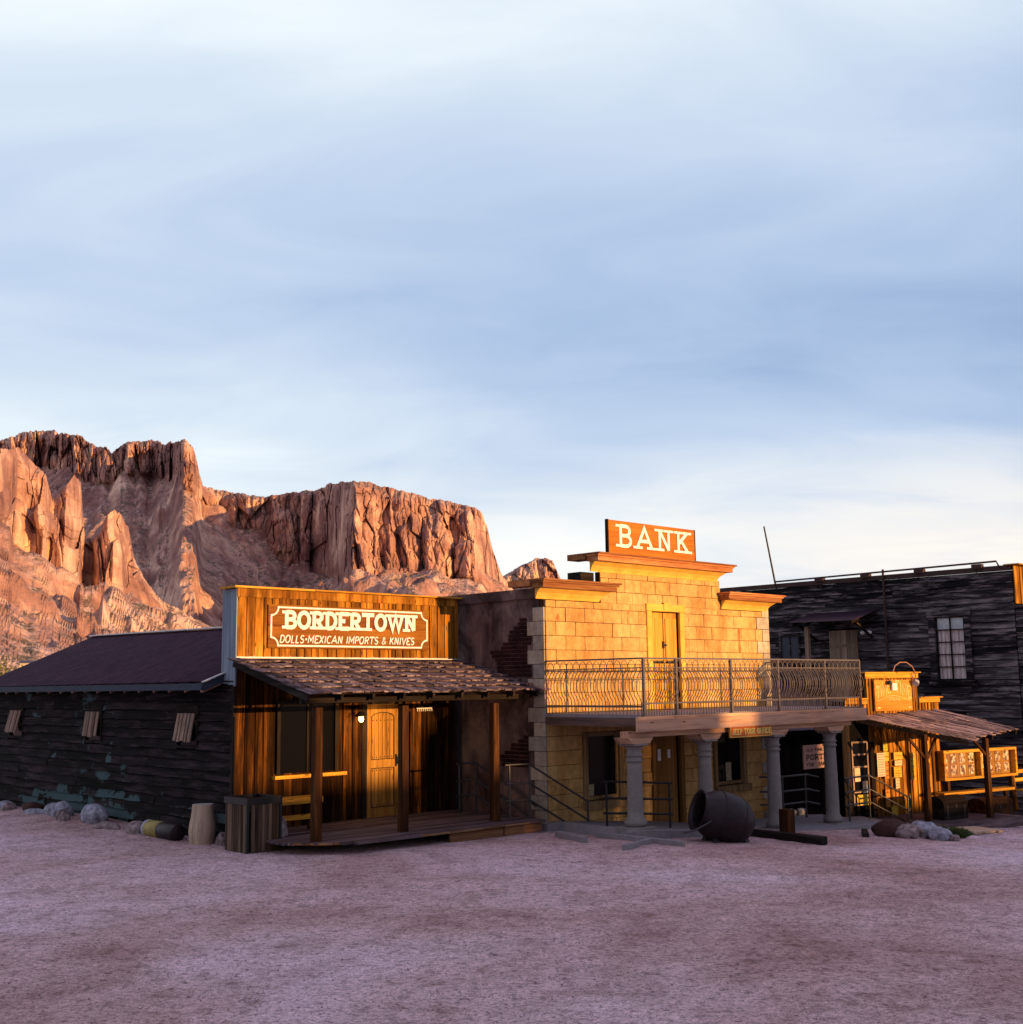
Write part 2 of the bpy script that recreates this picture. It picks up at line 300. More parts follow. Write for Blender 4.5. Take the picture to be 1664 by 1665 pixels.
def groundmat():
    m, t, b = newmat('sandy_gravel_ground', 0.95, 0.08)
    g = coords(t, (1, 1, 1)); a = noise(t, g, 0.16, 4, 0.55, 0.4); sm = noise(t, g, 1.1, 5, 0.7, 0.6); md = noise(t, g, 5.5, 5, 0.75, 0.3); fi = noise(t, g, 19, 4, 0.8); vf = noise(t, g, 70, 3, 0.8)
    col = ramp(t, a, [(0.34, (0.38, 0.225, 0.20)), (0.5, (0.57, 0.40, 0.41)), (0.64, (0.68, 0.53, 0.59))])
    col = mix(t, 1.0, col, ramp(t, sm, [(0.34, (0.74, 0.70, 0.67)), (0.5, (0.98,)*3), (0.68, (1.1, 1.1, 1.12))]), 'MULTIPLY')
    col = mix(t, 0.9, col, ramp(t, md, [(0.36, (0.62, 0.58, 0.56)), (0.48, (0.97,)*3), (0.66, (1.16,)*3)]), 'MULTIPLY')
    col = mix(t, 1.0, col, ramp(t, fi, [(0.36, (0.46, 0.42, 0.41)), (0.46, (1.06,)*3), (0.64, (1.4,)*3)]), 'MULTIPLY')
    col = mix(t, 1.0, col, ramp(t, vf, [(0.34, (0.40,)*3), (0.47, (1.0,)*3), (0.66, (1.5,)*3)]), 'MULTIPLY')
    t.links.new(col, b.inputs['Base Color'])
    h = math_(t, 'ADD', math_(t, 'MULTIPLY', md, 1.0), math_(t, 'ADD', math_(t, 'MULTIPLY', fi, 0.5), math_(t, 'MULTIPLY', vf, 0.2)))
    bump(t, b, h, 1.0, 0.09); return m
M['ground'] = groundmat()
def mountmat():
    m, t, b = newmat('mountain_rock', 0.95, 0.1)
    geo = nd(t, 'ShaderNodeNewGeometry'); sp = nd(t, 'ShaderNodeSeparateXYZ'); t.links.new(geo.outputs['True Normal'], sp.inputs[0])
    v1 = coords(t, (0.012, 0.012, 0.004)); st = noise(t, v1, 1.0, 6, 0.65, 0.4)
    v2 = coords(t, (0.004, 0.004, 0.012)); ly = noise(t, v2, 1.0, 5, 0.6, 0.3)
    rock = ramp(t, math_(t, 'ADD', math_(t, 'MULTIPLY', st, 0.6), math_(t, 'MULTIPLY', ly, 0.4)), [(0.36, (0.13, 0.062, 0.06)), (0.49, (0.36, 0.20, 0.165)), (0.62, (0.80, 0.56, 0.41))])
    v3 = coords(t, (0.01, 0.01, 0.01)); ta = math_(t, 'ADD', math_(t, 'MULTIPLY', noise(t, v3, 1.0, 6, 0.75), .5), math_(t, 'MULTIPLY', noise(t, v3, 4.5, 5, 0.8), .5))
    tal = ramp(t, ta, [(0.42, (0.20, 0.12, 0.115)), (0.57, (0.56, 0.38, 0.32))])
    sh = noise(t, coords(t, (0.05, 0.05, 0.05)), 1.0, 4, 0.8, 0); sh2 = noise(t, v3, 0.5, 3, 0.5)
    tal = mix(t, ramp(t, math_(t, 'ADD', sh, math_(t, 'MULTIPLY', sh2, 0.35)), [(0.64, (0,)*3), (0.74, (0.85,)*3)]), tal, (0.075, 0.07, 0.04))
    k = ramp(t, math_(t, 'ADD', sp.outputs[2], math_(t, 'MULTIPLY', math_(t, 'SUBTRACT', ta, 0.5), 0.5)), [(0.62, (0,)*3), (0.80, (1,)*3)])
    t.links.new(mix(t, k, rock, tal), b.inputs['Base Color'])
    bump(t, b, math_(t, 'ADD', st, math_(t, 'MULTIPLY', ta, 0.8)), 0.9, 12.0); return m
M['mount'] = mountmat()
def leafmat(name, a, b_):
    m, t, b = newmat(name, 0.7); r = rnd_attr(t); t.links.new(ramp(t, r, [(0, a), (1, b_)]), b.inputs['Base Color']); return m
M['leaf'] = leafmat('desert_shrub_leaf', (0.06, 0.06, 0.02), (0.14, 0.13, 0.04))
M['grassl'] = leafmat('tufted_grass_blade', (0.03, 0.05, 0.015), (0.09, 0.13, 0.03))
M['bark'] = plain('shrub_bark', (0.12, 0.09, 0.07))

# ---------------------------------------------------------------- ground
GU = [-99, 4.5, 9, 12, 14, 21, 30, 400]; GZ = [0, 0, -0.22, -0.42, -0.5, -1.0, -1.2, -1.6]
def gz(u, v):
    z = np.interp(u, GU, GZ)
    return z + 0.13*np.exp(-((u+0.3)/0.9)**2)*np.interp(v, [0, 2.5, 5, 8, 10], [0, 0.3, 1, 1, 0])
def T2(x, y):
    dx, dy = x-FR['T'][0].x, y-FR['T'][0].y; a = FR['T'][1]
    return dx*math.cos(a)+dy*math.sin(a), -dx*math.sin(a)+dy*math.cos(a)
def hash3(ix, iy, iz):
    n = (ix*374761393 + iy*668265263 + iz*2147483647 // 7) & 0xffffffff
    n = ((n ^ (n >> 13))*1274126177) & 0xffffffff
    return ((n ^ (n >> 16)) & 0xffff)/65535.0
def vnoise(x, y, z=0.0):
    x, y, z = np.broadcast_arrays(np.asarray(x, float), np.asarray(y, float), np.asarray(z, float))
    ix, iy, iz = np.floor(x).astype(np.int64), np.floor(y).astype(np.int64), np.floor(z).astype(np.int64)
    fx, fy, fz = x-ix, y-iy, z-iz; fx, fy, fz = (f*f*(3-2*f) for f in (fx, fy, fz)); o = 0
    for dx in (0, 1):
        for dy in (0, 1):
            for dz in (0, 1):
                o = o + hash3(ix+dx, iy+dy, iz+dz)*(fx if dx else 1-fx)*(fy if dy else 1-fy)*(fz if dz else 1-fz)
    return o
def fbm(x, y, z=0.0, o=5, g=0.5):
    s = 0; a = 1; t = 0
    for i in range(o): s = s + a*vnoise(x*2**i+i*17.3, y*2**i+i*9.1, np.asarray(z)*2**i+i*3.7); t += a; a *= g
    return s/t
def ridged(x, y, z=0.0, o=5, g=0.5):
    s = 0; a = 1; t = 0
    for i in range(o): s = s + a*(1-np.abs(2*vnoise(x*2**i+i*17.3, y*2**i+i*9.1, np.asarray(z)*2**i+i*3.7)-1)); t += a; a *= g
    return s/t
def grid_mesh(name, P, mat, smooth=True):
    ny, nx = P.shape[:2]; me = bpy.data.meshes.new(name)
    idx = np.arange(ny*nx).reshape(ny, nx)
    q = np.stack([idx[:-1, :-1], idx[:-1, 1:], idx[1:, 1:], idx[1:, :-1]], -1).reshape(-1, 4)
    me.vertices.add(ny*nx); me.vertices.foreach_set('co', P.reshape(-1).astype(np.float32))
    me.loops.add(q.size); me.loops.foreach_set('vertex_index', q.reshape(-1).astype(np.int32))
    me.polygons.add(len(q)); me.polygons.foreach_set('loop_start', np.arange(0, q.size, 4, dtype=np.int32)); me.polygons.foreach_set('loop_total', np.full(len(q), 4, np.int32))
    me.update(calc_edges=True); me.validate()
    me.polygons.foreach_set('use_smooth', [smooth]*len(me.polygons)); me.materials.append(mat)
    o = bpy.data.objects.new(name, me); S.collection.objects.link(o); return o
def axis(a, b, step, far, n):
    g = np.geomspace(1, far, n); return np.concatenate([a-g[::-1]*1.0, np.arange(a, b, step), b+g])
gx = axis(-20, 22, 0.075, 12000, 26); gy = axis(4, 40, 0.075, 12000, 26)
GX, GY = np.meshgrid(gx, gy); gu, gv = T2(GX, GY)
near = np.clip(1-(np.hypot(GX, GY-15)-24)/12, 0, 1)
GZZ = gz(gu, gv) + near*(0.05*(fbm(GX*0.35, GY*0.35, 1.0, 3)-0.5) + (0.05*(fbm(GX*1.7, GY*1.7, 5.0, 4, 0.65)-0.5)+0.03*(ridged(GX*3.1, GY*3.1, 2.0, 3, .6)-.5))*np.clip((-gv-3.2)/1.5+(gu < 0), 0.15, 1))
tag(grid_mesh('ground', np.stack([GX, GY, GZZ], -1), M['ground']), 'pinkish sandy gravel ground of the open square', 'ground', kind='structure')
def g(u, v): return float(gz(u, v))

# pebbles strewn over the square
mb = MB()
for i in range(5200):
    d = 8.5+20*random.random()**1.4; a = R(random.uniform(-25, 25)); x, y = d*math.sin(a), d*math.cos(a); u, v = T2(x, y)
    if v > -3.6 and u > -1: continue
    if v > -6 and u > 4: continue
    r = random.uniform(0.004, 0.013)*(1 if random.random() < .97 else 1.8); z = g(u, v)
    vs = [(x+r*random.uniform(.7, 1.3)*dx, y+r*random.uniform(.7, 1.3)*dy, z+r*0.7*dz*random.uniform(.7, 1.2)) for dx, dy, dz in ((1, 0, 0), (0, 1, 0), (-1, 0, 0), (0, -1, 0), (0, 0, 1), (0, 0, -1))]
    mb.add(vs, [(0, 1, 4), (1, 2, 4), (2, 3, 4), (3, 0, 4), (1, 0, 5), (2, 1, 5), (3, 2, 5), (0, 3, 5)])
pebm = blockmat('loose_pebble', (0.2, 0.13, 0.13), (0.42, 0.3, 0.32), (0.6, 0.5, 0.54))
tag(mb.build('pebbles', pebm, fr='W'), 'loose pebbles strewn over the sandy square', 'gravel', kind='stuff')

# ---------------------------------------------------------------- mountains
def worley(x, y, seed):
    x, y = np.broadcast_arrays(np.asarray(x, float), np.asarray(y, float)); ix, iy = np.floor(x).astype(np.int64), np.floor(y).astype(np.int64)
    b1 = np.full(x.shape, 9.0); b2 = np.full(x.shape, 9.0); idv = np.zeros(x.shape)
    for dx in (-1, 0, 1):
        for dy in (-1, 0, 1):
            cx, cy = ix+dx, iy+dy; k = int(seed*13)
            px, py = cx+hash3(cx, cy, cx*0+k), cy+hash3(cx, cy, cx*0+k+7); d = (px-x)**2+(py-y)**2; r = hash3(cx, cy, cx*0+k+19)
            n = d < b1; b2 = np.where(n, b1, np.minimum(b2, d)); idv = np.where(n, r, idv); b1 = np.where(n, d, b1)
    return idv, np.sqrt(b2)-np.sqrt(b1)
def massif(name, label, az, rim, D, base, foot, seed, fl=55, nrow=110, ntal=110, naz=900, rimn=0.25, curve=1.4, footD=900, back=700, cliff=70, talr=0.0, kv=1.05):
    A = np.linspace(az[0], az[-1], naz); rimE = np.interp(A, az, rim); DD = np.interp(A, az, D); bE = np.interp(A, az, base); fD = np.interp(A, az, footD) if isinstance(footD, (list, tuple)) else np.full(naz, float(footD))
    k = kv*(fbm(A*1.1, seed, 0, 3)-0.5)*100
    rimE = rimE + rimn*(fbm(A*3.0, seed+3.3, 0, 6, 0.65)-0.5) + 0.10*(np.floor(3*vnoise(A*7, seed+1))/3-.4)
    Dc = DD + k
    rows = []
    rimZ = CAMH + Dc*np.tan(np.radians(rimE)); bZ = CAMH + (Dc-cliff)*np.tan(np.radians(bE))
    s_arc = A*np.pi/180*DD     # metres along the face
    # talus
    for i in range(ntal):
        t = i/(ntal-1); d = fD + (Dc-cliff-fD)*t; z = np.maximum(-1.0, -1.0 + (bZ+1)*t**curve)
        gl = ridged(s_arc/230+.5*vnoise(d/200, seed), seed+1, t*2.2, 4)-0.55; nn = fbm(s_arc/45, d/45, seed, 4)-0.5; n3 = ridged(s_arc/90, d/110, seed, 4)-0.5
        amp = min(1, t*3)*(1-0.5*t)
        n4 = ridged(s_arc/34, d/30, seed+2, 4, .6)-0.5; wt, et = worley(s_arc/30+d/90, d/38, seed+9); nn = nn+(wt-.5)*.18; crag = np.clip(fbm(s_arc/120, d/140, seed+6, 4)-.54, 0, 1)*300
        rows.append(np.stack([(d)*np.sin(np.radians(A)), d*np.cos(np.radians(A)), z + (gl*75*t + nn*22 + n3*34*max(.4, talr) + n4*9 + crag*np.clip(t*1.5, 0, 1))*amp], -1))
    for i in range(1, nrow+1):
        t = i/nrow; z = bZ + (rimZ-bZ)*t
        colm = 0.6*ridged(s_arc/170, seed, z/700, 3, 0.5)+0.4*ridged(s_arc/62, seed+4, z/330, 5, 0.6); small = ridged(s_arc/26, seed+8, z/60, 5, 0.62)
        led = np.abs(((z+40*fbm(s_arc/150, seed+2, 0, 2))/95.0) % 1-0.5)*2
        wob = 14*(fbm(s_arc/60, z/60, seed, 3)-.5)
        w1, e1 = worley((s_arc+wob)/58+.1*z/60, z/230+seed, seed); w2, e2 = worley((s_arc+wob)/19+.15*z/40, z/62, seed+3); w3, e3 = worley((s_arc+wob)/7.5, z/19, seed+5)
        disp = (colm-0.62)*fl*1.3 + (w1-.5)*fl*1.25 + np.minimum(e1*3, 1)*fl*.30 + (w2-.5)*fl*.42 + np.minimum(e2*3, 1)*fl*.12 + (w3-.5)*fl*.13 + (led-0.5)*fl*0.18
        prof = (1-(1-t)**1.6)
        d = Dc - cliff + cliff*(0.25*t+0.75*t**3) - disp*min(1, (1-abs(2*t-1))*4+0.35)
        rows.append(np.stack([d*np.sin(np.radians(A)), d*np.cos(np.radians(A)), z], -1))
    last = rows[-1]; dl = np.hypot(last[:, 0], last[:, 1])
    for j in range(1, 14):
        d = dl + back*(j/13)**1.5; z = rimZ + (fbm(s_arc/90, seed+5, j*0.5, 4)-0.55)*30 - 0.00022*(d-dl)**2*0.5 - (60+ (rimZ)*0.9*(j/13)**6 if j > 3 else 0)*(j/13)
        z = np.minimum(z, rimZ*(d/dl)**0.9)
        rows.append(np.stack([d*np.sin(np.radians(A)), d*np.cos(np.radians(A)), z], -1))
    P = np.stack(rows, 0)
    return tag(grid_mesh(name, P, M['mount'], False), label, 'mountain', kind='structure')
massif('far_butte_mountain', 'small far butte in violet shade right of the long mesa', [-3, -0.6, 0.2, 0.7, 1.1, 1.6, 1.95, 2.15, 2.35, 3.5, 6], [4.2, 5.1, 5.55, 5.8, 5.98, 6.0, 5.85, 5.4, 4.9, 3.4, 2.0],
       [6200]*11, [3.6, 4.2, 4.6, 4.8, 5.0, 5.0, 4.9, 4.6, 4.2, 2.8, 1.5], 0, 41.7, fl=60, naz=300, nrow=40, ntal=40, rimn=0.1, footD=3800)
massif('back_ridge_mountain', 'highest jagged ridge at the back left with a squared summit',
       [-30, -24, -23.47, -22.73, -21.45, -20.39, -20, -19.45, -18.77, -18.11, -16.89, -16.47, -15.9, -15.51, -15.08, -14.86, -14.61, -13.8, -12.9, -12, -9],
       [10.5, 10.6, 10.81, 11.24, 11.54, 11.38, 11.3, 10.97, 10.72, 11.23, 11.35, 11.17, 11.35, 11.44, 11.03, 10.18, 9.28, 9.1, 8.95, 8.8, 8.2],
       [5000, 4900, 4880, 4840, 4760, 4600, 4500, 4480, 4460, 4420, 4250, 4150, 4000, 3880, 3860, 3980, 4150, 4300, 4400, 4400, 4500],
       [8.9, 9.0, 9.1, 9.4, 9.7, 9.4, 9.3, 9.1, 9.2, 9.6, 9.6, 9.5, 9.2, 9.0, 8.9, 8.6, 8.0, 8.2, 8.2, 8.0, 7.4], 0, 12.3, fl=85, naz=1000, nrow=90, ntal=160, rimn=0.35, footD=[3300, 3300, 3300, 3300, 3300, 3250, 3200, 3150, 3100, 3000, 2900, 2850, 2800, 2700, 2650, 2600, 2700, 2800, 2900, 3000, 3000], curve=1.1, cliff=110, talr=2.2, kv=4.5)
massif('mesa_mountain', 'long flat topped mesa with an orange lit fluted cliff in the middle distance',
       [-30, -22, -19, -16.5, -14.8, -13.6, -12.92, -12.2, -11.4, -10.64, -9.6, -8.9, -8.3, -8.04, -7.6, -6.86, -5.4, -3.91, -2.8, -1.78, -1.45, -1.2, -0.97, -0.54, 0.19, 1.6, 3.5, 6],
       [5.0, 5.3, 6.3, 7.6, 8.4, 8.9, 9.04, 8.85, 9.0, 9.15, 9.2, 9.45, 9.62, 9.7, 9.68, 9.6, 9.28, 8.91, 8.7, 8.46, 8.2, 7.6, 6.6, 5.3, 4.35, 3.3, 2.6, 2.0],
       [4400, 4350, 4300, 4250, 4200, 4150, 4100, 4050, 4000, 3960, 3900, 3720, 3380, 3030, 2960, 3010, 3040, 3060, 3080, 3110, 3200, 3300, 3420, 3550, 3700, 3900, 4100, 4300],
       [4.0, 4.2, 4.6, 5.0, 5.0, 5.0, 5.0, 5.1, 5.2, 5.3, 5.2, 5.1, 5.0, 4.9, 4.8, 4.7, 4.85, 4.9, 4.8, 4.7, 4.6, 4.5, 4.4, 4.2, 3.6, 2.8, 2.2, 1.6], 0, 27.1, fl=62, naz=1700, nrow=160, ntal=190, rimn=0.18, footD=[3900, 3900, 3850, 3600, 3300, 3050, 2900, 2700, 2500, 2300, 2050, 1800, 1550, 1400, 1300]+[1250]*13, curve=1.15, cliff=90, talr=1.0)
massif('buttress_mountain', 'sunlit orange rock buttress at the far left above the slope',
       [-34, -27, -24.2, -23.46, -22.9, -22.7, -22.3, -21.9, -21.5, -21.2, -20.95, -20.6, -20.3, -20.0, -19.85, -19.7, -19.4, -19.1, -18.8, -18.5, -18.2, -17.9, -17.6, -17.2, -16.9, -16.2, -15.0, -13.5, -12],
       [9.5, 10.0, 10.3, 10.59, 10.65, 10.7, 10.3, 9.87, 9.6, 8.5, 8.7, 9.2, 9.65, 9.3, 7.6, 6.9, 6.7, 7.1, 7.9, 8.15, 7.8, 7.4, 5.9, 5.2, 4.7, 3.9, 3.2, 2.6, 2.2],
       [1700, 1800, 1850, 1880, 1950, 2010, 2030, 2040, 2050, 2090, 2100, 2080, 2110, 2150, 2230, 2280, 2300, 2270, 2210, 2200, 2230, 2290, 2350, 2380, 2400, 2440, 2500, 2600, 2700],
       [6.4, 6.4, 6.3, 6.2, 6.2, 6.0, 5.7, 5.3, 5.1, 4.9, 4.7, 4.5, 4.4, 4.3, 4.2, 4.1, 4.1, 4.2, 4.3, 4.3, 4.2, 4.0, 3.9, 3.7, 3.5, 3.2, 2.8, 2.3, 1.9], 0, 63.9, fl=48, naz=1100, nrow=130, ntal=150, rimn=0.35, footD=[500, 500, 500, 500, 520, 520, 540, 540, 550, 560, 560, 560, 570, 580, 590, 600, 610, 620, 630, 640, 650, 660, 670, 690, 700, 730, 780, 850, 900], curve=1.5, cliff=60, talr=0.8)

# ---------------------------------------------------------------- lettering
def arc(cx, cy, rx, ry, a0, a1, n=9): return [(cx+rx*math.cos(R(a0+(a1-a0)*i/n)), cy+ry*math.sin(R(a0+(a1-a0)*i/n))) for i in range(n+1)]
GL = {  # width, strokes, slab centres
 'A': (0.95, [[(0.0, 0), (0.475, 1), (0.95, 0)], [(0.17, 0.34), (0.78, 0.34)]], [(0.03, 0), (0.92, 0)]),
 'B': (0.75, [[(0.12, 0), (0.12, 1)], [(0.12, 1)]+arc(0.42, 0.76, 0.27, 0.24, 90, -90)+[(0.12, 0.52)], [(0.12, 0.52)]+arc(0.45, 0.26, 0.3, 0.26, 90, -90)+[(0.12, 0)]], [(0.1, 0), (0.1, 1)]),
 'C': (0.75, [arc(0.42, 0.5, 0.38, 0.5, 50, 310, 14)], []),
 'D': (0.78, [[(0.12, 0), (0.12, 1)], [(0.12, 1), (0.3, 1)]+arc(0.33, 0.5, 0.42, 0.5, 90, -90, 12)+[(0.12, 0)]], [(0.08, 0), (0.08, 1)]),
 'E': (0.7, [[(0.12, 0), (0.12, 1)], [(0.12, 1), (0.65, 1), (0.65, 0.86)], [(0.12, 0.52), (0.5, 0.52)], [(0.12, 0), (0.68, 0), (0.68, 0.15)]], [(0.06, 0), (0.06, 1)]),
 'F': (0.68, [[(0.12, 0), (0.12, 1)], [(0.12, 1), (0.65, 1)], [(0.12, 0.52), (0.5, 0.52)]], [(0.1, 0)]),
 'I': (0.3, [[(0.15, 0), (0.15, 1)]], [(0.15, 0), (0.15, 1)]),
 'J': (0.6, [[(0.5, 1), (0.5, 0.25)]+arc(0.28, 0.25, 0.22, 0.25, 0, -170)], [(0.5, 1)]),
 'K': (0.8, [[(0.12, 0), (0.12, 1)], [(0.72, 1), (0.14, 0.42)], [(0.3, 0.58), (0.76, 0)]], [(0.1, 0), (0.1, 1), (0.72, 1), (0.74, 0)]),
 'L': (0.62, [[(0.12, 1), (0.12, 0), (0.6, 0)]], []),
 'M': (1.0, [[(0.08, 0), (0.08, 1), (0.5, 0.3), (0.92, 1), (0.92, 0)]], [(0.08, 0), (0.92, 0)]),
 'N': (0.85, [[(0.12, 0), (0.12, 1)], [(0.12, 1), (0.72, 0)], [(0.72, 0), (0.72, 1)]], [(0.1, 0), (0.08, 1), (0.72, 1)]),
 'O': (0.85, [arc(0.42, 0.5, 0.38, 0.5, 0, 360, 20)], []),
 'P': (0.7, [[(0.12, 0), (0.12, 1)], [(0.12, 1)]+arc(0.38, 0.73, 0.28, 0.27, 90, -90)+[(0.12, 0.46)]], [(0.1, 0)]),
 'R': (0.78, [[(0.12, 0), (0.12, 1)], [(0.12, 1)]+arc(0.4, 0.74, 0.28, 0.26, 90, -90)+[(0.12, 0.48)], [(0.36, 0.48), (0.7, 0)]], [(0.1, 0), (0.1, 1), (0.72, 0)]),
 'S': (0.7, [arc(0.36, 0.75, 0.27, 0.25, 35, 270, 10)+arc(0.36, 0.25, 0.29, 0.25, 90, -150, 10)], []),
 'T': (0.8, [[(0.4, 0), (0.4, 1)], [(0.04, 0.86), (0.04, 1), (0.76, 1), (0.76, 0.86)]], [(0.4, 0)]),
 'U': (0.8, [[(0.1, 1), (0.1, 0.32)]+arc(0.4, 0.32, 0.3, 0.32, 180, 360)+[(0.7, 1)]], [(0.1, 1), (0.7, 1)]),
 'V': (0.8, [[(0.02, 1), (0.4, 0), (0.78, 1)]], []),
 'W': (1.2, [[(0.05, 1), (0.35, 0), (0.6, 0.95), (0.85, 0), (1.15, 1)]], [(0.05, 1), (0.6, 1), (1.15, 1)]),
 'X': (0.75, [[(0.05, 0), (0.7, 1)], [(0.05, 1), (0.7, 0)]], []),
 '&': (0.85, [[(0.8, 0)]+[(0.22, 0.68)]+arc(0.38, 0.8, 0.18, 0.18, 200, -20)+[(0.14, 0.38)]+arc(0.34, 0.22, 0.24, 0.22, 160, 330)+[(0.78, 0.45)]], []),
 '.': (0.4, [[(0.14, 0.45), (0.14, 0.58), (0.26, 0.58), (0.26, 0.45), (0.14, 0.45)]], []),
 ' ': (0.4, [], []),
 '2': (0.7, [arc(0.35, 0.72, 0.28, 0.28, 170, -30)+[(0.05, 0), (0.68, 0)]], []), }
def stroke(mb, pts, th, f, d0, d1):
    P = [np.array(p, float) for p in pts]; closed = np.allclose(P[0], P[-1]) and len(P) > 2
    if closed: P = P[:-1]
    n = len(P); L = []; Rr = []
    for i in range(n):
        a = P[i-1] if (i > 0 or closed) else None; c = P[(i+1) % n] if (i < n-1 or closed) else None
        ds = [q for q in ((P[i]-a) if a is not None else None, (c-P[i]) if c is not None else None) if q is not None]
        ns = [np.array((-q[1], q[0]))/max(1e-9, np.hypot(*q)) for q in ds]; nn = sum(ns); nn = nn/max(1e-9, np.hypot(*nn))
        k = th/2/max(0.45, float(nn@ns[0])); L.append(P[i]+nn*k); Rr.append(P[i]-nn*k)
    m = n if closed else n-1
    vs = [f(*p, d) for d in (d0, d1) for p in (L+Rr)]
    fs = []
    for i in range(m):
        j = (i+1) % n; fs += [(2*n+i, 2*n+j, 3*n+j, 3*n+i), (i, j, 2*n+j, 2*n+i), (n+j, n+i, 3*n+i, 3*n+j)]
    if not closed: fs += [(0, 2*n, 3*n, n), (n-1, 2*n-1, 4*n-1, 3*n-1)]
    mb.add(vs, fs)
def text(mb, s, x0, x1, y0, h, th, f, slab=0.0, slant=0.0, gap=0.16, depth=0.012, hfun=None, thy=None):
    """letters of s fitted between x0 and x1 on baseline y0; f(x, y, d) gives the 3D point"""
    tot = sum(GL[c][0] for c in s)+gap*(len(s)-1); k = (x1-x0)/tot; x = 0; n = 0
    for c in s:
        wd, sts, sl = GL[c]; hh, yy = (h, y0) if hfun is None else hfun((x+wd/2)/tot)
        hh -= th; yy += th/2
        for st in sts:
            stroke(mb, [(x0+(x+px)*k + slant*py*hh, yy+py*hh) for px, py in st], th*(0.75 if c == '&' else 1), f, 0.001, depth+0.0007*n); n += 1
        if slab:
            for px, py in sl:
                cx, cy = x0+(x+px)*k, yy+py*hh
                stroke(mb, [(cx-slab/2, cy), (cx+slab/2, cy)], (thy or th)*0.85, f, 0.001, depth+0.0007*n); n += 1
        x += wd+gap

def frange(a, b, s):
    while a < b-1e-6: yield a; a += s
def clapboards(mb, plane, out, y0, y1, z0, z1, h, holes=(), jit=0.012, lens=(1.6, 4.2)):
    """horizontal boards on plane x=plane, facing out (-1/+1) along x, running along y"""
    z = z0
    while z < z1-0.02:
        hh = min(h, z1-z); y = y0-random.uniform(0, 1.5)
        while y < y1:
            L = random.uniform(*lens); a, b = max(y, y0), min(y+L, y1); y += L
            if b-a < 0.05: continue
            segs = [(a, b)]
            for (ha, hb, hz0, hz1) in holes:
                if z+hh*0.6 > hz0 and z+hh*0.4 < hz1:
                    ns = []
                    for p, q in segs:
                        if q <= ha or p >= hb: ns.append((p, q))
                        else:
                            if p < ha: ns.append((p, ha))
                            if q > hb: ns.append((hb, q))
                    segs = ns
            tilt = random.uniform(0.034, 0.056); dz = random.uniform(-0.006, 0.006)
            for p, q in segs:
                if q-p < 0.04: continue
                n = max(1, int((q-p)/0.3)); vs = []; r = random.random(); ph = random.random()*50
                for i in range(n+1):
                    yy = p+(q-p)*i/n + (0.004 if i == 0 else -0.004 if i == n else 0); w = (float(vnoise(yy*2.1, ph))-0.5)*2*jit; ww = (float(vnoise(yy*1.3, ph+9))-0.5)*jit*1.2
                    vs += [(plane+out*(tilt+ww), yy, z+w+dz), (plane+out*(0.006+ww*.5), yy, z+hh*0.95+dz), (plane-out*0.01, yy, z+hh*0.95+dz), (plane-out*0.01, yy, z+w+dz)]
                fs = []
                for i in range(n):
                    o = i*4
                    for k in range(4): fs.append((o+k, o+4+k, o+4+(k+1) % 4, o+(k+1) % 4) if out > 0 else (o+k, o+(k+1) % 4, o+4+(k+1) % 4, o+4+k))
                fs += [(0, 1, 2, 3), (n*4+3, n*4+2, n*4+1, n*4)]
                mb.add(vs, fs, r)
        z += hh
def vboards(mb, u0, u1, z0, z1, v, wr=(0.16, 0.24), th=0.022, holes=(), gap=0.008, jz=0.0, batten=0.0):
    u = u0
    while u < u1-0.02:
        wd = random.uniform(*wr); b = min(u+wd, u1)
        if u1-b < 0.06: b = u1
        zs = [(z0-random.uniform(0, jz), z1+random.uniform(0, jz))]
        for (ha, hb, h0, h1) in holes:
            if b > ha+0.01 and u < hb-0.01:
                zs = [s for p, q in zs for s in ((p, min(q, h0)), (max(p, h1), q)) if s[1]-s[0] > 0.02]
        t = th+random.uniform(0, 0.008); r = random.random()
        for p, q in zs: mb.box((u+gap/2, v-t, p), (b-gap/2, v, q), r)
        if batten and random.random() < 0.8 and not any(b > ha-0.03 and b < hb+0.03 for ha, hb, _, _ in holes) and b < u1:
            mb.box((b-batten/2, v-th-0.03, z0), (b+batten/2, v-th-0.004, z1), random.random())
        u = b
def corrug(mb, p0, p1, q0, q1, pitch=0.076, amp=0.011, rows=3, th=0.0):
    """corrugated sheet; ridge edge p0->p1, eave edge q0->q1; waves along p"""
    p0, p1, q0, q1 = map(Vector, (p0, p1, q0, q1)); L = (p1-p0).length; n = max(4, int(L/pitch*8))
    nn = (p1-p0).cross(q0-p0).normalized(); nn = nn if nn.z > 0 else -nn
    vs = []
    for j in range(rows):
        t = j/(rows-1)
        for i in range(n+1):
            s = i/n; p = (p0.lerp(p1, s)).lerp(q0.lerp(q1, s), t); vs.append(p + nn*amp*math.sin(2*math.pi*L*s/pitch))
    mb.add(vs, [(j*(n+1)+i, j*(n+1)+i+1, (j+1)*(n+1)+i+1, (j+1)*(n+1)+i) for j in range(rows-1) for i in range(n)], 0.5)

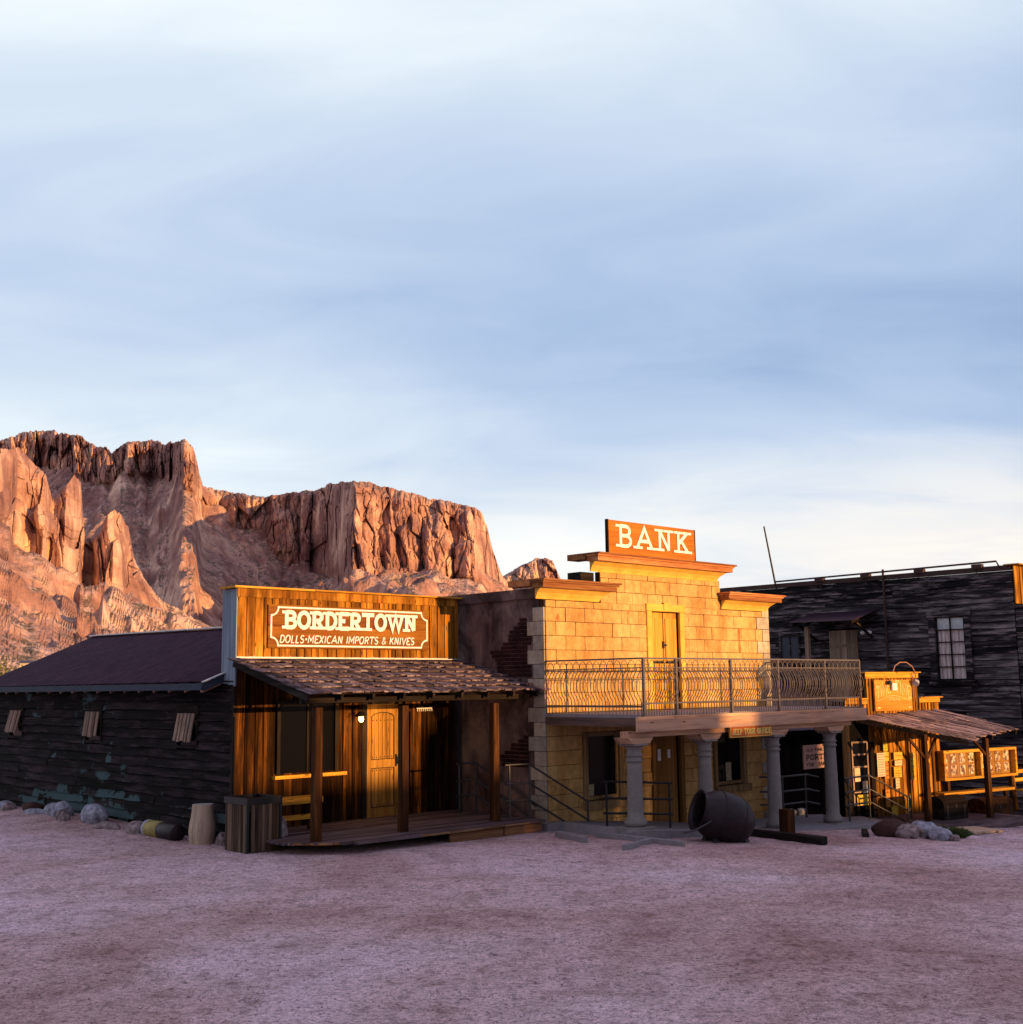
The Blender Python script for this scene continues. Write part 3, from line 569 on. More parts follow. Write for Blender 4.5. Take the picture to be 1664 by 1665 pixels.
# ================================================================ BORDERTOWN SHOP
bt = thing('shop_building', (0, 0, 0), 'wooden shop with a golden false front, shingled porch and long dark log side', 'shop')
WIN = (0.93, 2.14, 1.15, 2.42); DOOR = (2.84, 3.72, 0.0, 2.42)
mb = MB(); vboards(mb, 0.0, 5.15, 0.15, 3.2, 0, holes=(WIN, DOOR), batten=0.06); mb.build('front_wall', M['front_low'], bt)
mb = MB(); mb.box((0.02, 0.012, 0.0), (5.13, 0.06, 4.4)); mb.build('wall_backing', M['black'], bt)
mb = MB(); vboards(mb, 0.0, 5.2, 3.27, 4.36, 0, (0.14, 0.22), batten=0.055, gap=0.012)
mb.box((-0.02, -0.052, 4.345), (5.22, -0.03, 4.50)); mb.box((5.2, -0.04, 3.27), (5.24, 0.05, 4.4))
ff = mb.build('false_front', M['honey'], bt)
mb = MB()
for a, b in ((-0.12, 1.6), (1.6, 3.4), (3.4, 5.34)): mb.box((a+0.004, -0.13, 4.50+random.uniform(0, .01)), (b-0.004, 0.42, 4.535+random.uniform(0, .01)))
mb.build('parapet_cap', M['honey_x'], bt)
mb = MB(); mb.box((-0.03, -0.03, 2.74), (-0.003, 0.22, 4.49)); mb.box((-0.025, 0.225, 2.78), (-0.003, 0.46, 4.49)); mb.build('false_front_side', M['bluegrey'], bt)
mb = MB(); mb.box((0.0, -0.02, 3.235), (5.2, -0.0, 3.29)); mb.box((0.0, -0.14, 3.235), (5.2, -0.02, 3.25)); mb.build('roof_flashing', M['flash'], bt)
# log siding side wall
sh_v = (1.64, 5.68, 9.85)
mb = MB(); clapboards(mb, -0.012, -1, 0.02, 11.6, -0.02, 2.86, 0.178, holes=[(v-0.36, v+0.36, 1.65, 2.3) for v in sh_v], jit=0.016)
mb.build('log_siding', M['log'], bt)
mb = MB(); mb.box((0.0, 0.07, -0.2), (0.1, 11.6, 2.9)); mb.box((0.2, 11.4, 0), (5.0, 11.5, 2.9)); mb.box((5.0, 0.1, 0), (5.1, 11.6, 2.8)); mb.build('inner_wall', M['black'], bt)
mb = MB(); mb.box((-0.05, -0.035, 0.0), (-0.002, 0.055, 2.74)); mb.build('corner_board', M['dark_z'], bt)
# corrugated main roof
roofm = wood('long_corrugated_sheet', (0.032, 0.016, 0.028), (0.05, 0.025, 0.042), (0.075, 0.04, 0.062), 'x', 0.1, rough=0.5)
mb = MB(); corrug(mb, (2.6, 0.25, 3.98), (2.6, 11.7, 4.1), (-0.42, 0.42, 2.83), (-0.42, 11.7, 2.80), rows=4, amp=.016, pitch=.095); corrug(mb, (2.6, 0.25, 3.98), (2.6, 11.7, 4.1), (5.35, 0.42, 2.83), (5.35, 11.7, 2.83), rows=3); mb.build('roof', roofm, bt)
mb = MB(); mb.bar((2.6, 0.2, 4.02), (2.6, 11.72, 4.13), 0.22, 0.03); mb.bar((-0.46, 0.36, 2.82), (2.6, 0.2, 4.0), 0.07, 0.02); mb.build('ridge_cap', M['flash'], bt)
mb = MB(); mb.box((-0.45, 0.4, 2.68), (-0.42, 11.7, 2.80)); mb.bar((-0.44, 0.38, 2.74), (0.3, 0.36, 3.03), 0.03, 0.14); mb.bar((-0.44, 11.72, 2.72), (2.6, 11.72, 4.0), 0.03, 0.14); mb.build('fascia', M['fascia'], bt)
mb = MB(); mb.bar((-0.40, 0.5, 2.68), (0.0, 0.5, 2.83), 0.1, 0.09)
for y in frange(1.1, 11.6, 0.61): mb.bar((-0.41, y, 2.68), (0.0, y, 2.83), 0.045, 0.09)
mb.build('rafter_tails', M['shutter'], bt)
# shutters propped over small windows
for i, y in enumerate(sh_v):
    fr_ = MB()
    for a, b in (((-0.055, y-0.42, 1.62), (-0.02, y-0.36, 2.34)), ((-0.055, y+0.36, 1.62), (-0.02, y+0.42, 2.34)), ((-0.055, y-0.36, 1.60), (-0.02, y+0.36, 1.655)), ((-0.06, y-0.42, 2.24), (-0.022, y+0.42, 2.40))): fr_.box(a, b)
    wf = fr_.build('side_window', M['dark_z'], bt)
    q = MB(); q.box((-0.01, y-0.37, 1.64), (-0.002, y+0.37, 2.3)); q.build('pane', M['pane'], wf)
    q = MB(); top = 2.25; dx = 0.16+0.06*i % 0.2; dx = (0.09, 0.06, 0.12)[i]
    for k in range(5):
        a = y-0.33+k*0.134; wd = (0.11, 0.06, 0.125, 0.07, 0.11)[k]; L = random.uniform(-0.015, 0.015)
        t = 0.02 if k % 2 == 0 else 0.04
        q.hexa([(-0.06-dx-t, a, 1.74+L), (-0.06-dx, a, 1.74+L), (-0.06-dx, a+wd, 1.74+L), (-0.06-dx-t, a+wd, 1.74+L)], [(-0.06-t, a, top), (-0.06, a, top), (-0.06, a+wd, top), (-0.06-t, a+wd, top)])
    for zz, s in ((2.15, 0.1), (1.84, 0.82)): q.box((-0.055-dx*s-0.002, y-0.3, zz-0.03), (-0.05-dx*s+0.012, y+0.3, zz+0.03))
    q.build('propped_shutter', M['shutter'], wf)
# porch roof
E0, E1 = -2.42, 2.615   # eave v, z
def pz(v): return 3.235 + (v/E0)*(E1-3.235)
mb = MB(); nc = 7; cl = 2.46/nc
for c in range(nc):
    u = -0.12+random.uniform(-.1, 0)
    while u < 5.38:
        wd = random.uniform(0.09, 0.21); sag = 0.015*math.sin(u*1.9+c)
        v1 = (c)*(E0-0.04)/nc - random.uniform(0.0, 0.035) - cl*0; vb = v1 + (E0)/nc*1.04 - random.uniform(-0.015, 0.05)
        if c == nc-1: vb -= random.uniform(0, 0.05)
        z1, zb = pz(v1)+0.006, pz(vb)+0.034+random.uniform(-.004, .014)+sag*0.3; lift = random.uniform(0, .01)
        a, b = u+0.003, u+wd-0.003; tw = random.uniform(-.008, .008)
        mb.hexa([(a, vb, zb-0.022), (b, vb, zb-0.022+tw), (b, v1, z1-0.006), (a, v1, z1-0.006)], [(a, vb, zb+lift), (b, vb, zb+lift+tw), (b, v1, z1), (a, v1, z1)])
        u += wd
pr = mb.build('porch_roof', M['shingle'], bt)
mb = MB(); mb.hexa([(-0.1, E0+0.04, E1-0.03), (5.3, E0+0.04, E1-0.03), (5.3, -0.03, 3.2), (-0.1, -0.03, 3.2)], [(-0.1, E0+0.04, E1-0.012), (5.3, E0+0.04, E1-0.012), (5.3, -0.03, 3.218), (-0.1, -0.03, 3.218)]); mb.build('roof_decking', M['dark'], pr)
mb = MB()
for u in (-0.06, 0.62, 1.28, 1.95, 2.62, 3.3, 3.95, 4.6, 5.22): mb.bar((u, E0+0.02, E1-0.085), (u, -0.04, 3.14), 0.05, 0.11)
mb.build('rafters', M['dark_y'], pr)
mb = MB(); mb.box((-0.08, -2.24, 2.44), (5.3, -2.16, 2.53)); mb.build('porch_beam', M['dark'], pr)
for u, v in ((0.23, -2.24), (2.02, -2.27), (4.22, -2.24)):
    mb = MB(); lean = random.uniform(-.015, .015); mb.hexa([(u-0.075, v-0.07, 0.12), (u+0.075, v-0.07, 0.12), (u+0.075, v+0.07, 0.12), (u-0.075, v+0.07, 0.12)], [(u-0.07+lean, v-0.065, 2.37), (u+0.07+lean, v-0.065, 2.37), (u+0.07+lean, v+0.065, 2.37), (u-0.07+lean, v+0.065, 2.37)])
    mb.build('porch_post', M['post'], bt, bevel=0.008)
# porch deck
mb = MB(); v = -0.04
while v > -2.72:
    wd = 0.14; vv = v-wd; le = -0.1 if vv > -2.1 else -0.1+(-2.1-vv)*1.2
    for a, b in ((le-0.15+random.uniform(-.04, .04), 2.1), (2.1, 5.02+random.uniform(-.04, .06))): mb.box((a+.003, vv+.006, 0.155+random.uniform(0, .006)), (b-.003, v-.004, 0.195+random.uniform(0, .008)))
    v -= wd
dk = mb.build('porch_deck', M['deck'], bt)
mb = MB(); rim = [(-0.15, -2.1), (0.35, -2.6), (1.2, -2.78), (2.6, -2.86), (3.9, -2.86), (4.95, -2.8)]
for (a, va), (b, vb) in zip(rim, rim[1:]): mb.bar((a, va+.06, 0.178), (b+0.02, vb+.06, 0.178), 0.14, 0.03); _ = mb.bar((a+.05, va+.08, 0.07), (b, vb+.08, 0.065), 0.05, 0.15) if a > 2 else None
mb.build('deck_edge', wood('reddish_deck_edge_wood', (0.10, 0.045, 0.02), (0.24, 0.12, 0.06), (0.36, 0.20, 0.10), 'x', 0.4, worn=0.5, worncol=(0.35, 0.25, 0.16)), dk)
# shop window
mb = MB(); a, b, c, d = WIN
for p, q in (((a-.07, -.05, c-.02), (a, -.02, d+.05)), ((b, -.05, c-.02), (b+.07, -.02, d+.05)), ((a, -.05, d), (b, -.02, d+.06)), (((a+b)/2-.02, -.03, c), ((a+b)/2+.02, -.005, d))): mb.box(p, q)
wn = mb.build('window', M['dark_z'], bt)
mb = MB(); mb.box((a, -0.006, c), (b, 0.0, d)); mb.build('pane', M['pane'], wn)
mb = MB(); mb.box((a-.17, -.16, c-.09), (b+.2, -.03, c-.03)); mb.build('sill', M['honey_x'], wn)
# shop door
mb = MB(); a, b = 2.90, 3.66; z0, z1 = 0.2, 2.36
mb.box((a, -.03, z0), (a+.1, .005, z1)); mb.box((b-.1, -.03, z0), (b, .005, z1)); mb.box((a+.1, -.03, z0), (b-.1, .005, z0+.19)); mb.box((a+.1, -.03, 1.13), (b-.1, .005, 1.30))
cx = (a+b)/2; rad = (b-a-.2)/2; n = 12
for i in range(n):
    x0, x1 = a+.1+(b-a-.2)*i/n, a+.1+(b-a-.2)*(i+1)/n; f = lambda x: 2.10+0.10*math.sqrt(max(0, 1-((x-cx)/rad)**2))
    mb.hexa([(x0, -.03, f(x0)), (x1, -.03, f(x1)), (x1, .005, f(x1)), (x0, .005, f(x0))], [(x0, -.03, z1), (x1, -.03, z1), (x1, .005, z1), (x0, .005, z1)], 0.5)
dr = mb.build('door', M['door'], bt)
mb = MB(); k = 6
for i in range(k):
    x0 = a+.1+(b-a-.2)*i/k; x1 = x0+(b-a-.2)/k
    mb.box((x0+.005, -.017, z0+.19), (x1-.005, .004, 1.13), .5); mb.box((x0+.005, -.017, 1.30), (x1-.005, .004, 2.2), .5)
mb.build('door_panel', M['door'], dr)
mb = MB()
for i in range(k):
    x = a+.1+(b-a-.2)*(i+.5)/k
    for z in (z0+.23, 1.09, 1.34, 2.05): mb = MB(); mb.lathe([(0.0, .012), (.012, .006), (.014, 0)], (x, -.017, z), 8, M=Matrix.Rotation(R(90), 3, 'X')); mb.build('stud', M['blackiron'], dr)
mb = MB(); fd = lambda x, y, d: (x, -.030-d, y)
stroke(mb, [(a+.1, z0+.19), (a+.1, 1.13), (b-.1, 1.13), (b-.1, z0+.19), (a+.1, z0+.19)], .014, fd, .0, .004)
stroke(mb, [(a+.1, 1.30), (a+.1, 2.10)] + [(cx-rad*math.cos(math.pi*k/12), f(cx-rad*math.cos(math.pi*k/12))) for k in range(1, 12)] + [(b-.1, 2.10), (b-.1, 1.30), (a+.1, 1.30)], .014, fd, .0, .0047)
mb.build('panel_moulding', M['dark_z'], dr)
mb = MB(); mb.box((b-.07, -.06, 1.15), (b-.035, -.03, 1.38)); mb.tube([(b-.05, -.05, 1.2), (b-.05, -.09, 1.2), (b-.05, -.09, 1.33), (b-.05, -.05, 1.33)], .01, 6); mb.build('handle', M['blackiron'], dr)
mb = MB(); mb.box((a-.12, -.045, z0), (a-.01, -.01, z1+.08)); mb.box((b+.01, -.045, z0), (b+.09, -.01, z1+.08)); mb.box((a-.01, -.045, z1+.01), (b+.01, -.01, z1+.08)); mb.build('door_frame', M['dark_z'], bt)
# sign
o3 = (0.6, -0.05, 3.42)
st = thing('shop_sign', o3, 'wide brown board reading BORDERTOWN in white slab letters above the shingled porch', 'sign')
mb = MB()
for i in range(4): mb.box((0.60, -0.095, 3.43+i*0.2), (4.41, -0.055, 3.628+i*0.2-(.001)))
mb.build('board', M['bordersign'], st)
for u in (.7, 4.2): mb = MB(); mb.box((u, -.055, 3.5), (u+.1, -.025, 4.2)); mb.build('batten', M['dark_z'], st)
mb = MB(); f2 = lambda x, y, d: (x, -0.095-d, y)
c = .15; A, B, C_, D = 0.66, 4.35, 3.475, 4.18
pts = arc(A, D, c, c, -90, 0, 6) + arc(B, D, c, c, 180, 270, 6) + arc(B, C_, c, c, 90, 180, 6) + arc(A, C_, c, c, 0, 90, 6)
stroke(mb, pts+[pts[0]], 0.032, f2, .001, .008); mb.build('border_line', M['white'], st)
mb = MB(); text(mb, 'BORDERTOWN', 0.95, 4.02, 3.775, 0.36, 0.078, f2, slab=0.19, gap=0.20, thy=0.062)
mb.build('large_lettering', M['white'], st)
mb = MB(); text(mb, 'DOLLS.MEXICAN IMPORTS & KNIVES', 0.84, 3.98, 3.52, 0.155, 0.021, f2, slant=0.18, gap=0.16, depth=.006)
mb.build('small_lettering', M['white'], st)
# lamp by the door
lp = thing('wall_lamp', (2.57, 0, 2.1), 'small lit bulb lamp under a dark shade beside the arched shop door', 'lamp')
mb = MB(); mb.tube([(2.57, -.02, 2.27), (2.57, -.2, 2.32), (2.57, -.28, 2.25)], .012, 8); mb.lathe([(.02, .12), (.05, .11), (.11, .045), (.12, .02), (.105, .03), (.04, .09)], (2.57, -.28, 2.12), 16); mb.build('shade', M['blackiron'], lp)
em = bpy.data.materials.new('lit_bulb'); em.use_nodes = True; b_ = em.node_tree.nodes['Principled BSDF']; b_.inputs['Emission Color'].default_value = (1, .50, .10, 1); b_.inputs['Emission Strength'].default_value = 7
mb = MB(); mb.lathe([(0, -.075), (.03, -.065), (.052, -.03), (.05, .015), (.03, .05)], (2.57, -.28, 2.11), 16); mb.build('bulb', em, lp)
pl = bpy.data.lights.new('bulb_light', 'POINT'); pl.energy = 16; pl.color = (1, .55, .18); pl.shadow_soft_size = .06
po = bpy.data.objects.new('bulb_light', pl); S.collection.objects.link(po); po.location = wpos('T', (2.57, -.36, 2.02))
# thermometer like rack
mb = MB(); mb.box((4.1, -.075, 2.25), (4.5, -.06, 2.275))
for i in range(8): mb.box((4.11+i*.053, -.085, 2.2), (4.125+i*.053, -.075, 2.25))
tag(mb.build('wall_rack', M['flash'], org=(4.1, 0, 2.2)), 'short metal hook rack on the dark boards right of the arched door', 'rack')
# bench on porch
bn = thing('wooden_bench', (0.6, -0.8, 0.2), 'plank table with a lower shelf board under the shop window', 'table')
mb = MB(); mb.box((0.05, -1.02, 0.76), (1.2, -0.86, 0.80)); mb.box((0.05, -0.85, 0.76), (1.2, -0.68, 0.80)); mb.box((0.05, -1.035, 0.69), (1.2, -1.022, 0.775)); mb.build('top', M['honey_x'], bn)
mb = MB(); mb.box((0.1, -.98, .42), (1.15, -.93, .50)); mb.build('lower_rail', M['honey_x'], bn)
for u in (0.12, 1.1):
    for v in (-.98, -.72): mb = MB(); mb.bar((u+.03, v, .2), (u, v, .76), .06, .06); mb.build('leg', M['post'], bn)
# planter bin
bi = thing('waste_bin', (-0.28, -1.1, 0), 'dark square litter bin of upright slats with a black rim', 'bin')
mb = MB(); n = 9
for i in range(n):
    a = -1.40+i*.072; mb.box((-.585-random.uniform(0, .008), a+.004, .02), (-.56, a+.066, .80))
for i in range(8):
    a = -.50+i*.066; mb.box((a, -1.445-random.uniform(0, .008), .02), (a+.06, -1.42, .80))
for i in range(8): a = -.50+i*.066; mb.box((a, -.76, .02), (a+.06, -.735, .80))
for i in range(n): a = -1.40+i*.072; mb.box((.04, a, .02), (.065, a+.066, .80))
mb.build('slats', wood('brown_bin_slat', (0.03, 0.018, 0.012), (0.12, 0.08, 0.055), (0.22, 0.155, 0.11), 'z', 0.6), bi)
mb = MB(); mb.box((-.6, -1.46, .79), (-.55, -.72, .90)); mb.box((.03, -1.46, .79), (.08, -.72, .90)); mb.box((-.55, -1.46, .79), (.03, -1.41, .90)); mb.box((-.55, -.77, .79), (.03, -.72, .90))
for p in ((-.595, -1.455), (.035, -1.455)): mb.box((p[0], p[1], .01), (p[0]+.045, p[1]+.045, .80))
mb.build('rim', M['blackiron'], bi)
mb = MB(); mb.box((-.55, -1.41, .03), (.03, -.77, .6)); mb.build('liner', M['black'], bi)

def rock(name, p, size, mat, label, seed, fr='T', group=None, cat='rock', rot=0.0, sub=3):
    import bmesh
    bm = bmesh.new(); bmesh.ops.create_icosphere(bm, subdivisions=sub, radius=1)
    co = np.array([v.co[:] for v in bm.verts]); n = co/np.linalg.norm(co, axis=1)[:, None]
    q = np.round(n*1.6+vnoise(n[:, 0]*2+seed, n[:, 1]*2, n[:, 2]*2)[:, None]*.8)/1.6
    k = 0.72+0.55*fbm(n[:, 0]*1.4+seed, n[:, 1]*1.4+seed*2, n[:, 2]*1.4, 4, .55)
    pl_ = 0.16*(ridged(n[:, 0]*1.1+seed, n[:, 1]*1.1, n[:, 2]*1.1, 2)-.5)
    co = n*(k+pl_)[:, None]; ca, sa = math.cos(rot), math.sin(rot)
    sx, sy, sz = size; co = co*np.array([sx, sy, sz]); co = np.stack([co[:, 0]*ca-co[:, 1]*sa, co[:, 0]*sa+co[:, 1]*ca, co[:, 2]], 1)
    mb = MB(); base = Vector(p)
    mb.add([(p[0]+a, p[1]+b, p[2]+c) for a, b, c in co], [tuple(v.index for v in f.verts) for f in bm.faces], 0.5, False); bm.free()
    return tag(mb.build(name, mat, org=p, fr=fr), label, cat, group)
RG = 'rocks along the foot of the log wall'
rk = [(-.42, 9.25, .03, .20, .42, .16, 'rockg', 'long low blue grey rock farthest left at the log wall'),
 (-.62, 8.55, .05, .15, .15, .15, 'rockm', 'small pale pinkish rock beside the long blue grey one'),
 (-.36, 7.85, .08, .22, .33, .14, 'rockd', 'dark rust red rock under the teal paint of the log wall'),
 (-.60, 7.15, .04, .16, .42, .10, 'rockg', 'flat bluish rock slab right of the rust red rock'),
 (-.44, 6.45, .12, .2, .34, .17, 'rockg', 'grey rock with a ragged top under the middle shutter'),
 (-.52, 5.95, .12, .2, .26, .22, 'rockg', 'tallest bluish boulder leaning on the log wall'),
 (-.72, 5.55, .06, .10, .12, .17, 'rockm', 'narrow upright pinkish stone before the tallest boulder'),
 (-.78, 5.22, .06, .10, .12, .17, 'rockm', 'pointed brownish stone right of the upright pinkish stone'),
 (-.50, 4.45, .15, .24, .36, .24, 'rockg', 'rounded boulder with a bluish lit top at the log wall'),
 (-.66, 3.55, .03, .2, .40, .11, 'rockm', 'low tan rock trailing right from the rounded boulder'),
 (-.50, 2.6, .05, .2, .33, .18, 'rockm', 'brown rock behind the yellow and white roll'),
 (-.35, 1.55, .04, .2, .25, .17, 'rockm', 'brown rock between the roll and the log stump'),
 (-.25, 0.52, .08, .16, .16, .22, 'rockm', 'reddish rock tucked behind the log stump'),
 (-.16, 0.02, .04, .14, .2, .16, 'rockm', 'small grey brown rock at the corner behind the bin')]
for i, (u, v, z, a, b, c, m, l) in enumerate(rk): rock('rock', (u, v, z+g(u, v)*.5), (a, b, c), M[m], l, 3.7*i+1, group=RG, rot=random.uniform(-.3, .3))
rock('rock', (0.22, -1.05, .2), (.2, .22, .36), M['rockm'], 'speckled upright rock between the slatted bin and the porch deck', 91.0)
# stump and roll
sp_ = thing('log_stump', (-0.35, 0.42, 0), 'bleached upright log stump with a knot beside the dark bin', 'log')
mb = MB(); n = 28; prof = [(.215, 0), (.225, .1), (.235, .22), (.225, .34), (.20, .45), (.185, .58), (.18, .68)]; vs = []
for rr, z in prof:
    for k in range(n): a = 2*math.pi*k/n; q = rr*(1+.05*math.sin(3*a+1)+.05*(float(vnoise(4+2*math.cos(a), 4+2*math.sin(a), z*3))-.5)); vs.append((-.35+q*math.cos(a), .42+q*math.sin(a), z))
mb.add(vs, [(i*n+k, i*n+(k+1) % n, (i+1)*n+(k+1) % n, (i+1)*n+k) for i in range(len(prof)-1) for k in range(n)], .3, True)
mb.lathe([(.0, .02), (.03, .012), (.045, -.01)], (-.50, .26, .26), 10, M=Matrix.Rotation(R(70), 3, 'X') @ Matrix.Rotation(R(-40), 3, 'Y')); mb.build('trunk', M['stump'], sp_)
mb = MB(); mb.add([vs[-n+k] for k in range(n)], [tuple(range(n))], .3); mb.build('cut_top', M['stumptop'], sp_)
rl = thing('drum', (-0.5, 1.5, .15), 'small drum lying on its side, yellow and white half, among the rocks', 'drum')
yel = plain('faded_yellow_paint', (0.36, 0.30, 0.10), .6, col2=(.22, .17, .06)); wht = plain('dirty_white_paint', (0.42, 0.42, 0.48), .6)
X90 = Matrix.Rotation(R(-90), 3, 'X')
def lyingdrum(y0, y1, r, mat, nm, par): mb = MB(); mb.lathe([(0, 0), (r*.96, 0), (r, .012), (r, y1-y0-.012), (r*.96, y1-y0), (0, y1-y0)], (-.5, y0, .15), 24, M=Matrix.Rotation(R(-90), 3, 'X')); return mb.build(nm, mat, par)
lyingdrum(1.62, 2.08, .155, yel, 'yellow_half', rl); lyingdrum(1.02, 1.615, .15, M['rust'], 'dark_half', rl); lyingdrum(2.083, 2.16, .158, wht, 'white_end', rl)

# ================================================================ BANK
bk = thing('bank_building', (5.38, -2.45, 0), 'stone block bank with stepped parapet, wooden cornices and an iron railed balcony', 'bank')
BV = -2.45; CH = 0.28
def tiles(mb, u0, u1, z0, z1, v, wd, holes, quo=(), depth=0.03, top=None):
    row = 0; z = z0
    while z < z1-0.02:
        off = (wd/2 if row % 2 else 0); u = u0-off
        while u < u1:
            a, b = max(u, u0)+.005, min(u+wd, u1)-.005; u += wd
            rects = [(a, b, z+.004, min(z+CH, z1)-.004)]
            for h in holes:
                nr = []
                for (p, q, r_, s) in rects:
                    if q <= h[0] or p >= h[1] or s <= h[2] or r_ >= h[3]: nr.append((p, q, r_, s)); continue
                    if p < h[0]: nr.append((p, h[0], r_, s))
                    if q > h[1]: nr.append((h[1], q, r_, s))
                    pp, qq = max(p, h[0]), min(q, h[1])
                    if r_ < h[2]: nr.append((pp, qq, r_, h[2]))
                    if s > h[3]: nr.append((pp, qq, h[3], s))
                rects = nr
            rr = random.random()
            for (p, q, r_, s) in rects:
                if q-p > .03 and s-r_ > .03: mb.box((p, v-depth-random.uniform(0, .014), r_), (q, v, s), rr)
        z += CH; row += 1
Z0 = -0.54
HO = [(8.55, 9.6, 2.05, 4.30), (6.38, 7.56, 0.30, 1.75), (8.5, 9.55, -.6, 1.8), (10.6, 11.82, 0.30, 1.75)]
side = [(12.95-w_-.0, 13.1, Z0+CH*i, Z0+CH*(i+1)) for i, w_ in enumerate([.5, .28]*12) if Z0+CH*i < 4.35]
mb = MB(); tiles(mb, 5.40, 12.94, Z0, 4.36, BV, .56, HO+side); tiles(mb, 7.02, 11.08, Z0+CH*18-.18+.0, 5.02, BV, .5, [(0, 99, 4.36, 4.362)])
mb.build('front_blocks', M['block'], bk, bevel=.006)
mb = MB()
for (a, b, c, d) in side:
    mb.box((a+.012, BV-.045, c+.004), (12.95, BV, d-.004))
mb.build('quoins', M['quoin'], bk, bevel=.006); mb = MB()
for i in range(18):
    w_ = .34 if i % 2 else .18; z = Z0+CH*i
    mb.box((5.345, BV-.034, z+.005), (5.38, BV+(w_+.1), z+CH-.005)) if z+CH < 4.45 else None
mb.build('quoins', M['quoin'], bk, bevel=.006)
mb = MB()
def panel(mb, u0, u1, z0, z1, v, th, holes):   # wall sheet with rectangular openings
    xs = sorted({u0, u1, *[h[i] for h in holes for i in (0, 1) if u0 < h[i] < u1]}); 
    for a, b in zip(xs, xs[1:]):
        hs = sorted([(h[2], h[3]) for h in holes if h[0] < (a+b)/2 < h[1]]); z = z0
        for p, q in hs+[(z1, z1)]:
            if p > z: mb.box((a, v, z), (b, v+th, min(p, z1)))
            z = max(z, q)
panel(mb, 5.39, 12.93, -.6, 4.36, BV+.003, .12, HO); panel(mb, 5.39, 7.02, 4.362, 4.62, BV+.003, .12, []); panel(mb, 11.08, 12.93, 4.362, 4.62, BV+.003, .12, []); panel(mb, 7.03, 11.07, 4.36, 5.0, BV+.003, .12, []); mb.build('mortar_backing', M['mortar'], bk)
mb = MB(); mb.box((5.375, BV+.13, -.6), (5.5, 3.2, 4.40)); mb.box((12.8, BV+.13, -.6), (12.93, 3.2, 4.40)); mb.box((5.5, 3.1, -.6), (12.8, 3.2, 4.40)); mb.box((5.5, BV+.13, 4.2), (12.8, 3.1, 4.25)); mb.build('side_wall', M['stucco'], bk)
mb = MB(); mb.box((5.32, BV+.02, 4.40), (5.62, 3.2, 4.60)); mb.box((12.7, BV+.13, 4.40), (12.96, 3.2, 4.6)); mb.build('coping', M['stucco'], bk)
# exposed brick patches
def brickpatch(spans, zt):
    mb = MB(); z = zt
    for i, (va, vb) in enumerate(spans):
        v = va-(0.1 if i % 2 else 0)
        while v < vb:
            a, b = max(v, va), min(v+.205, vb)
            if b-a > .04: mb.box((5.358, a+.006, z-.072), (5.374, b-.006, z-.006))
            v += .205
        z -= .078
    return mb.build('exposed_brick', M['lbrick'], bk)
brickpatch([(-1.98, -1.78), (-2.0, -1.72), (-2.0, -1.62), (-2.0, -1.46), (-2.12, -1.45), (-2.12, -1.44), (-2.1, -1.26), (-2.0, -1.22), (-2.0, -.9), (-2.0, -.95), (-2.0, -1.05), (-2.1, -1.1), (-2.1, -1.1), (-2.1, -.95), (-2.1, -.85)], 4.03)
brickpatch([(-2.0, -1.85), (-2.0, -1.7), (-2.0, -1.5), (-2.0, -1.45), (-2.0, -1.3), (-2.0, -1.15), (-2.0, -1.15), (-2.0, -1.2)], 1.72)
# cornices: cove with a plank cap, open underneath at the left end
def cornice(u0, u1, z, side_back, nm):
    mb = MB(); pr_ = [(0.03, 0), (0.05, .05), (.10, .12), (.20, .19), (.24, .20)]
    vs = []
    for d, h in pr_: vs += [(u0-d*.3, BV-d-.02, z+h), (u1+d*.9, BV-d-.02, z+h)]
    vs += [(u0, BV-.02, z+.2), (u1+.2, BV-.02, z+.2), (u0, BV-.02, z), (u1, BV-.02, z)]
    fs = [(2*i, 2*i+1, 2*i+3, 2*i+2) for i in range(len(pr_)-1)]; n = 2*len(pr_)
    fs += [(0, 2, 4, 6, 8, n, n+2), (1, n+3, n+1, 9, 7, 5, 3)]
    mb.add(vs, fs, .5); co = mb.build('cornice', M['cove'], bk)
    mb = MB(); mb.box((u0-.08, BV-.33, z+.203), (u1+.28, BV-.02, z+.30)); mb.box((u0-.10, BV-.36, z+.303), (u1+.32, BV-.02, z+.34)); mb.box((u0-.12, BV-.40, z+.343), (u1+.36, BV-.0, z+.375))
    mb.box((u0-.12, BV+.003, z+.25), (u0+.22, BV+side_back, z+.375)); mb.build('cornice_cap', M['corn_top'], co)
cornice(5.13, 6.92, 4.37, .62, 'l'); cornice(6.72, 10.92, 4.99, .5, 'u'); cornice(11.10, 12.83, 4.37, .3, 'r')
mb = MB(); mb.box((6.6, BV+.13, 4.60), (7.0, BV+.5, 4.99)); mb.build('parapet_side', M['dark'], bk)
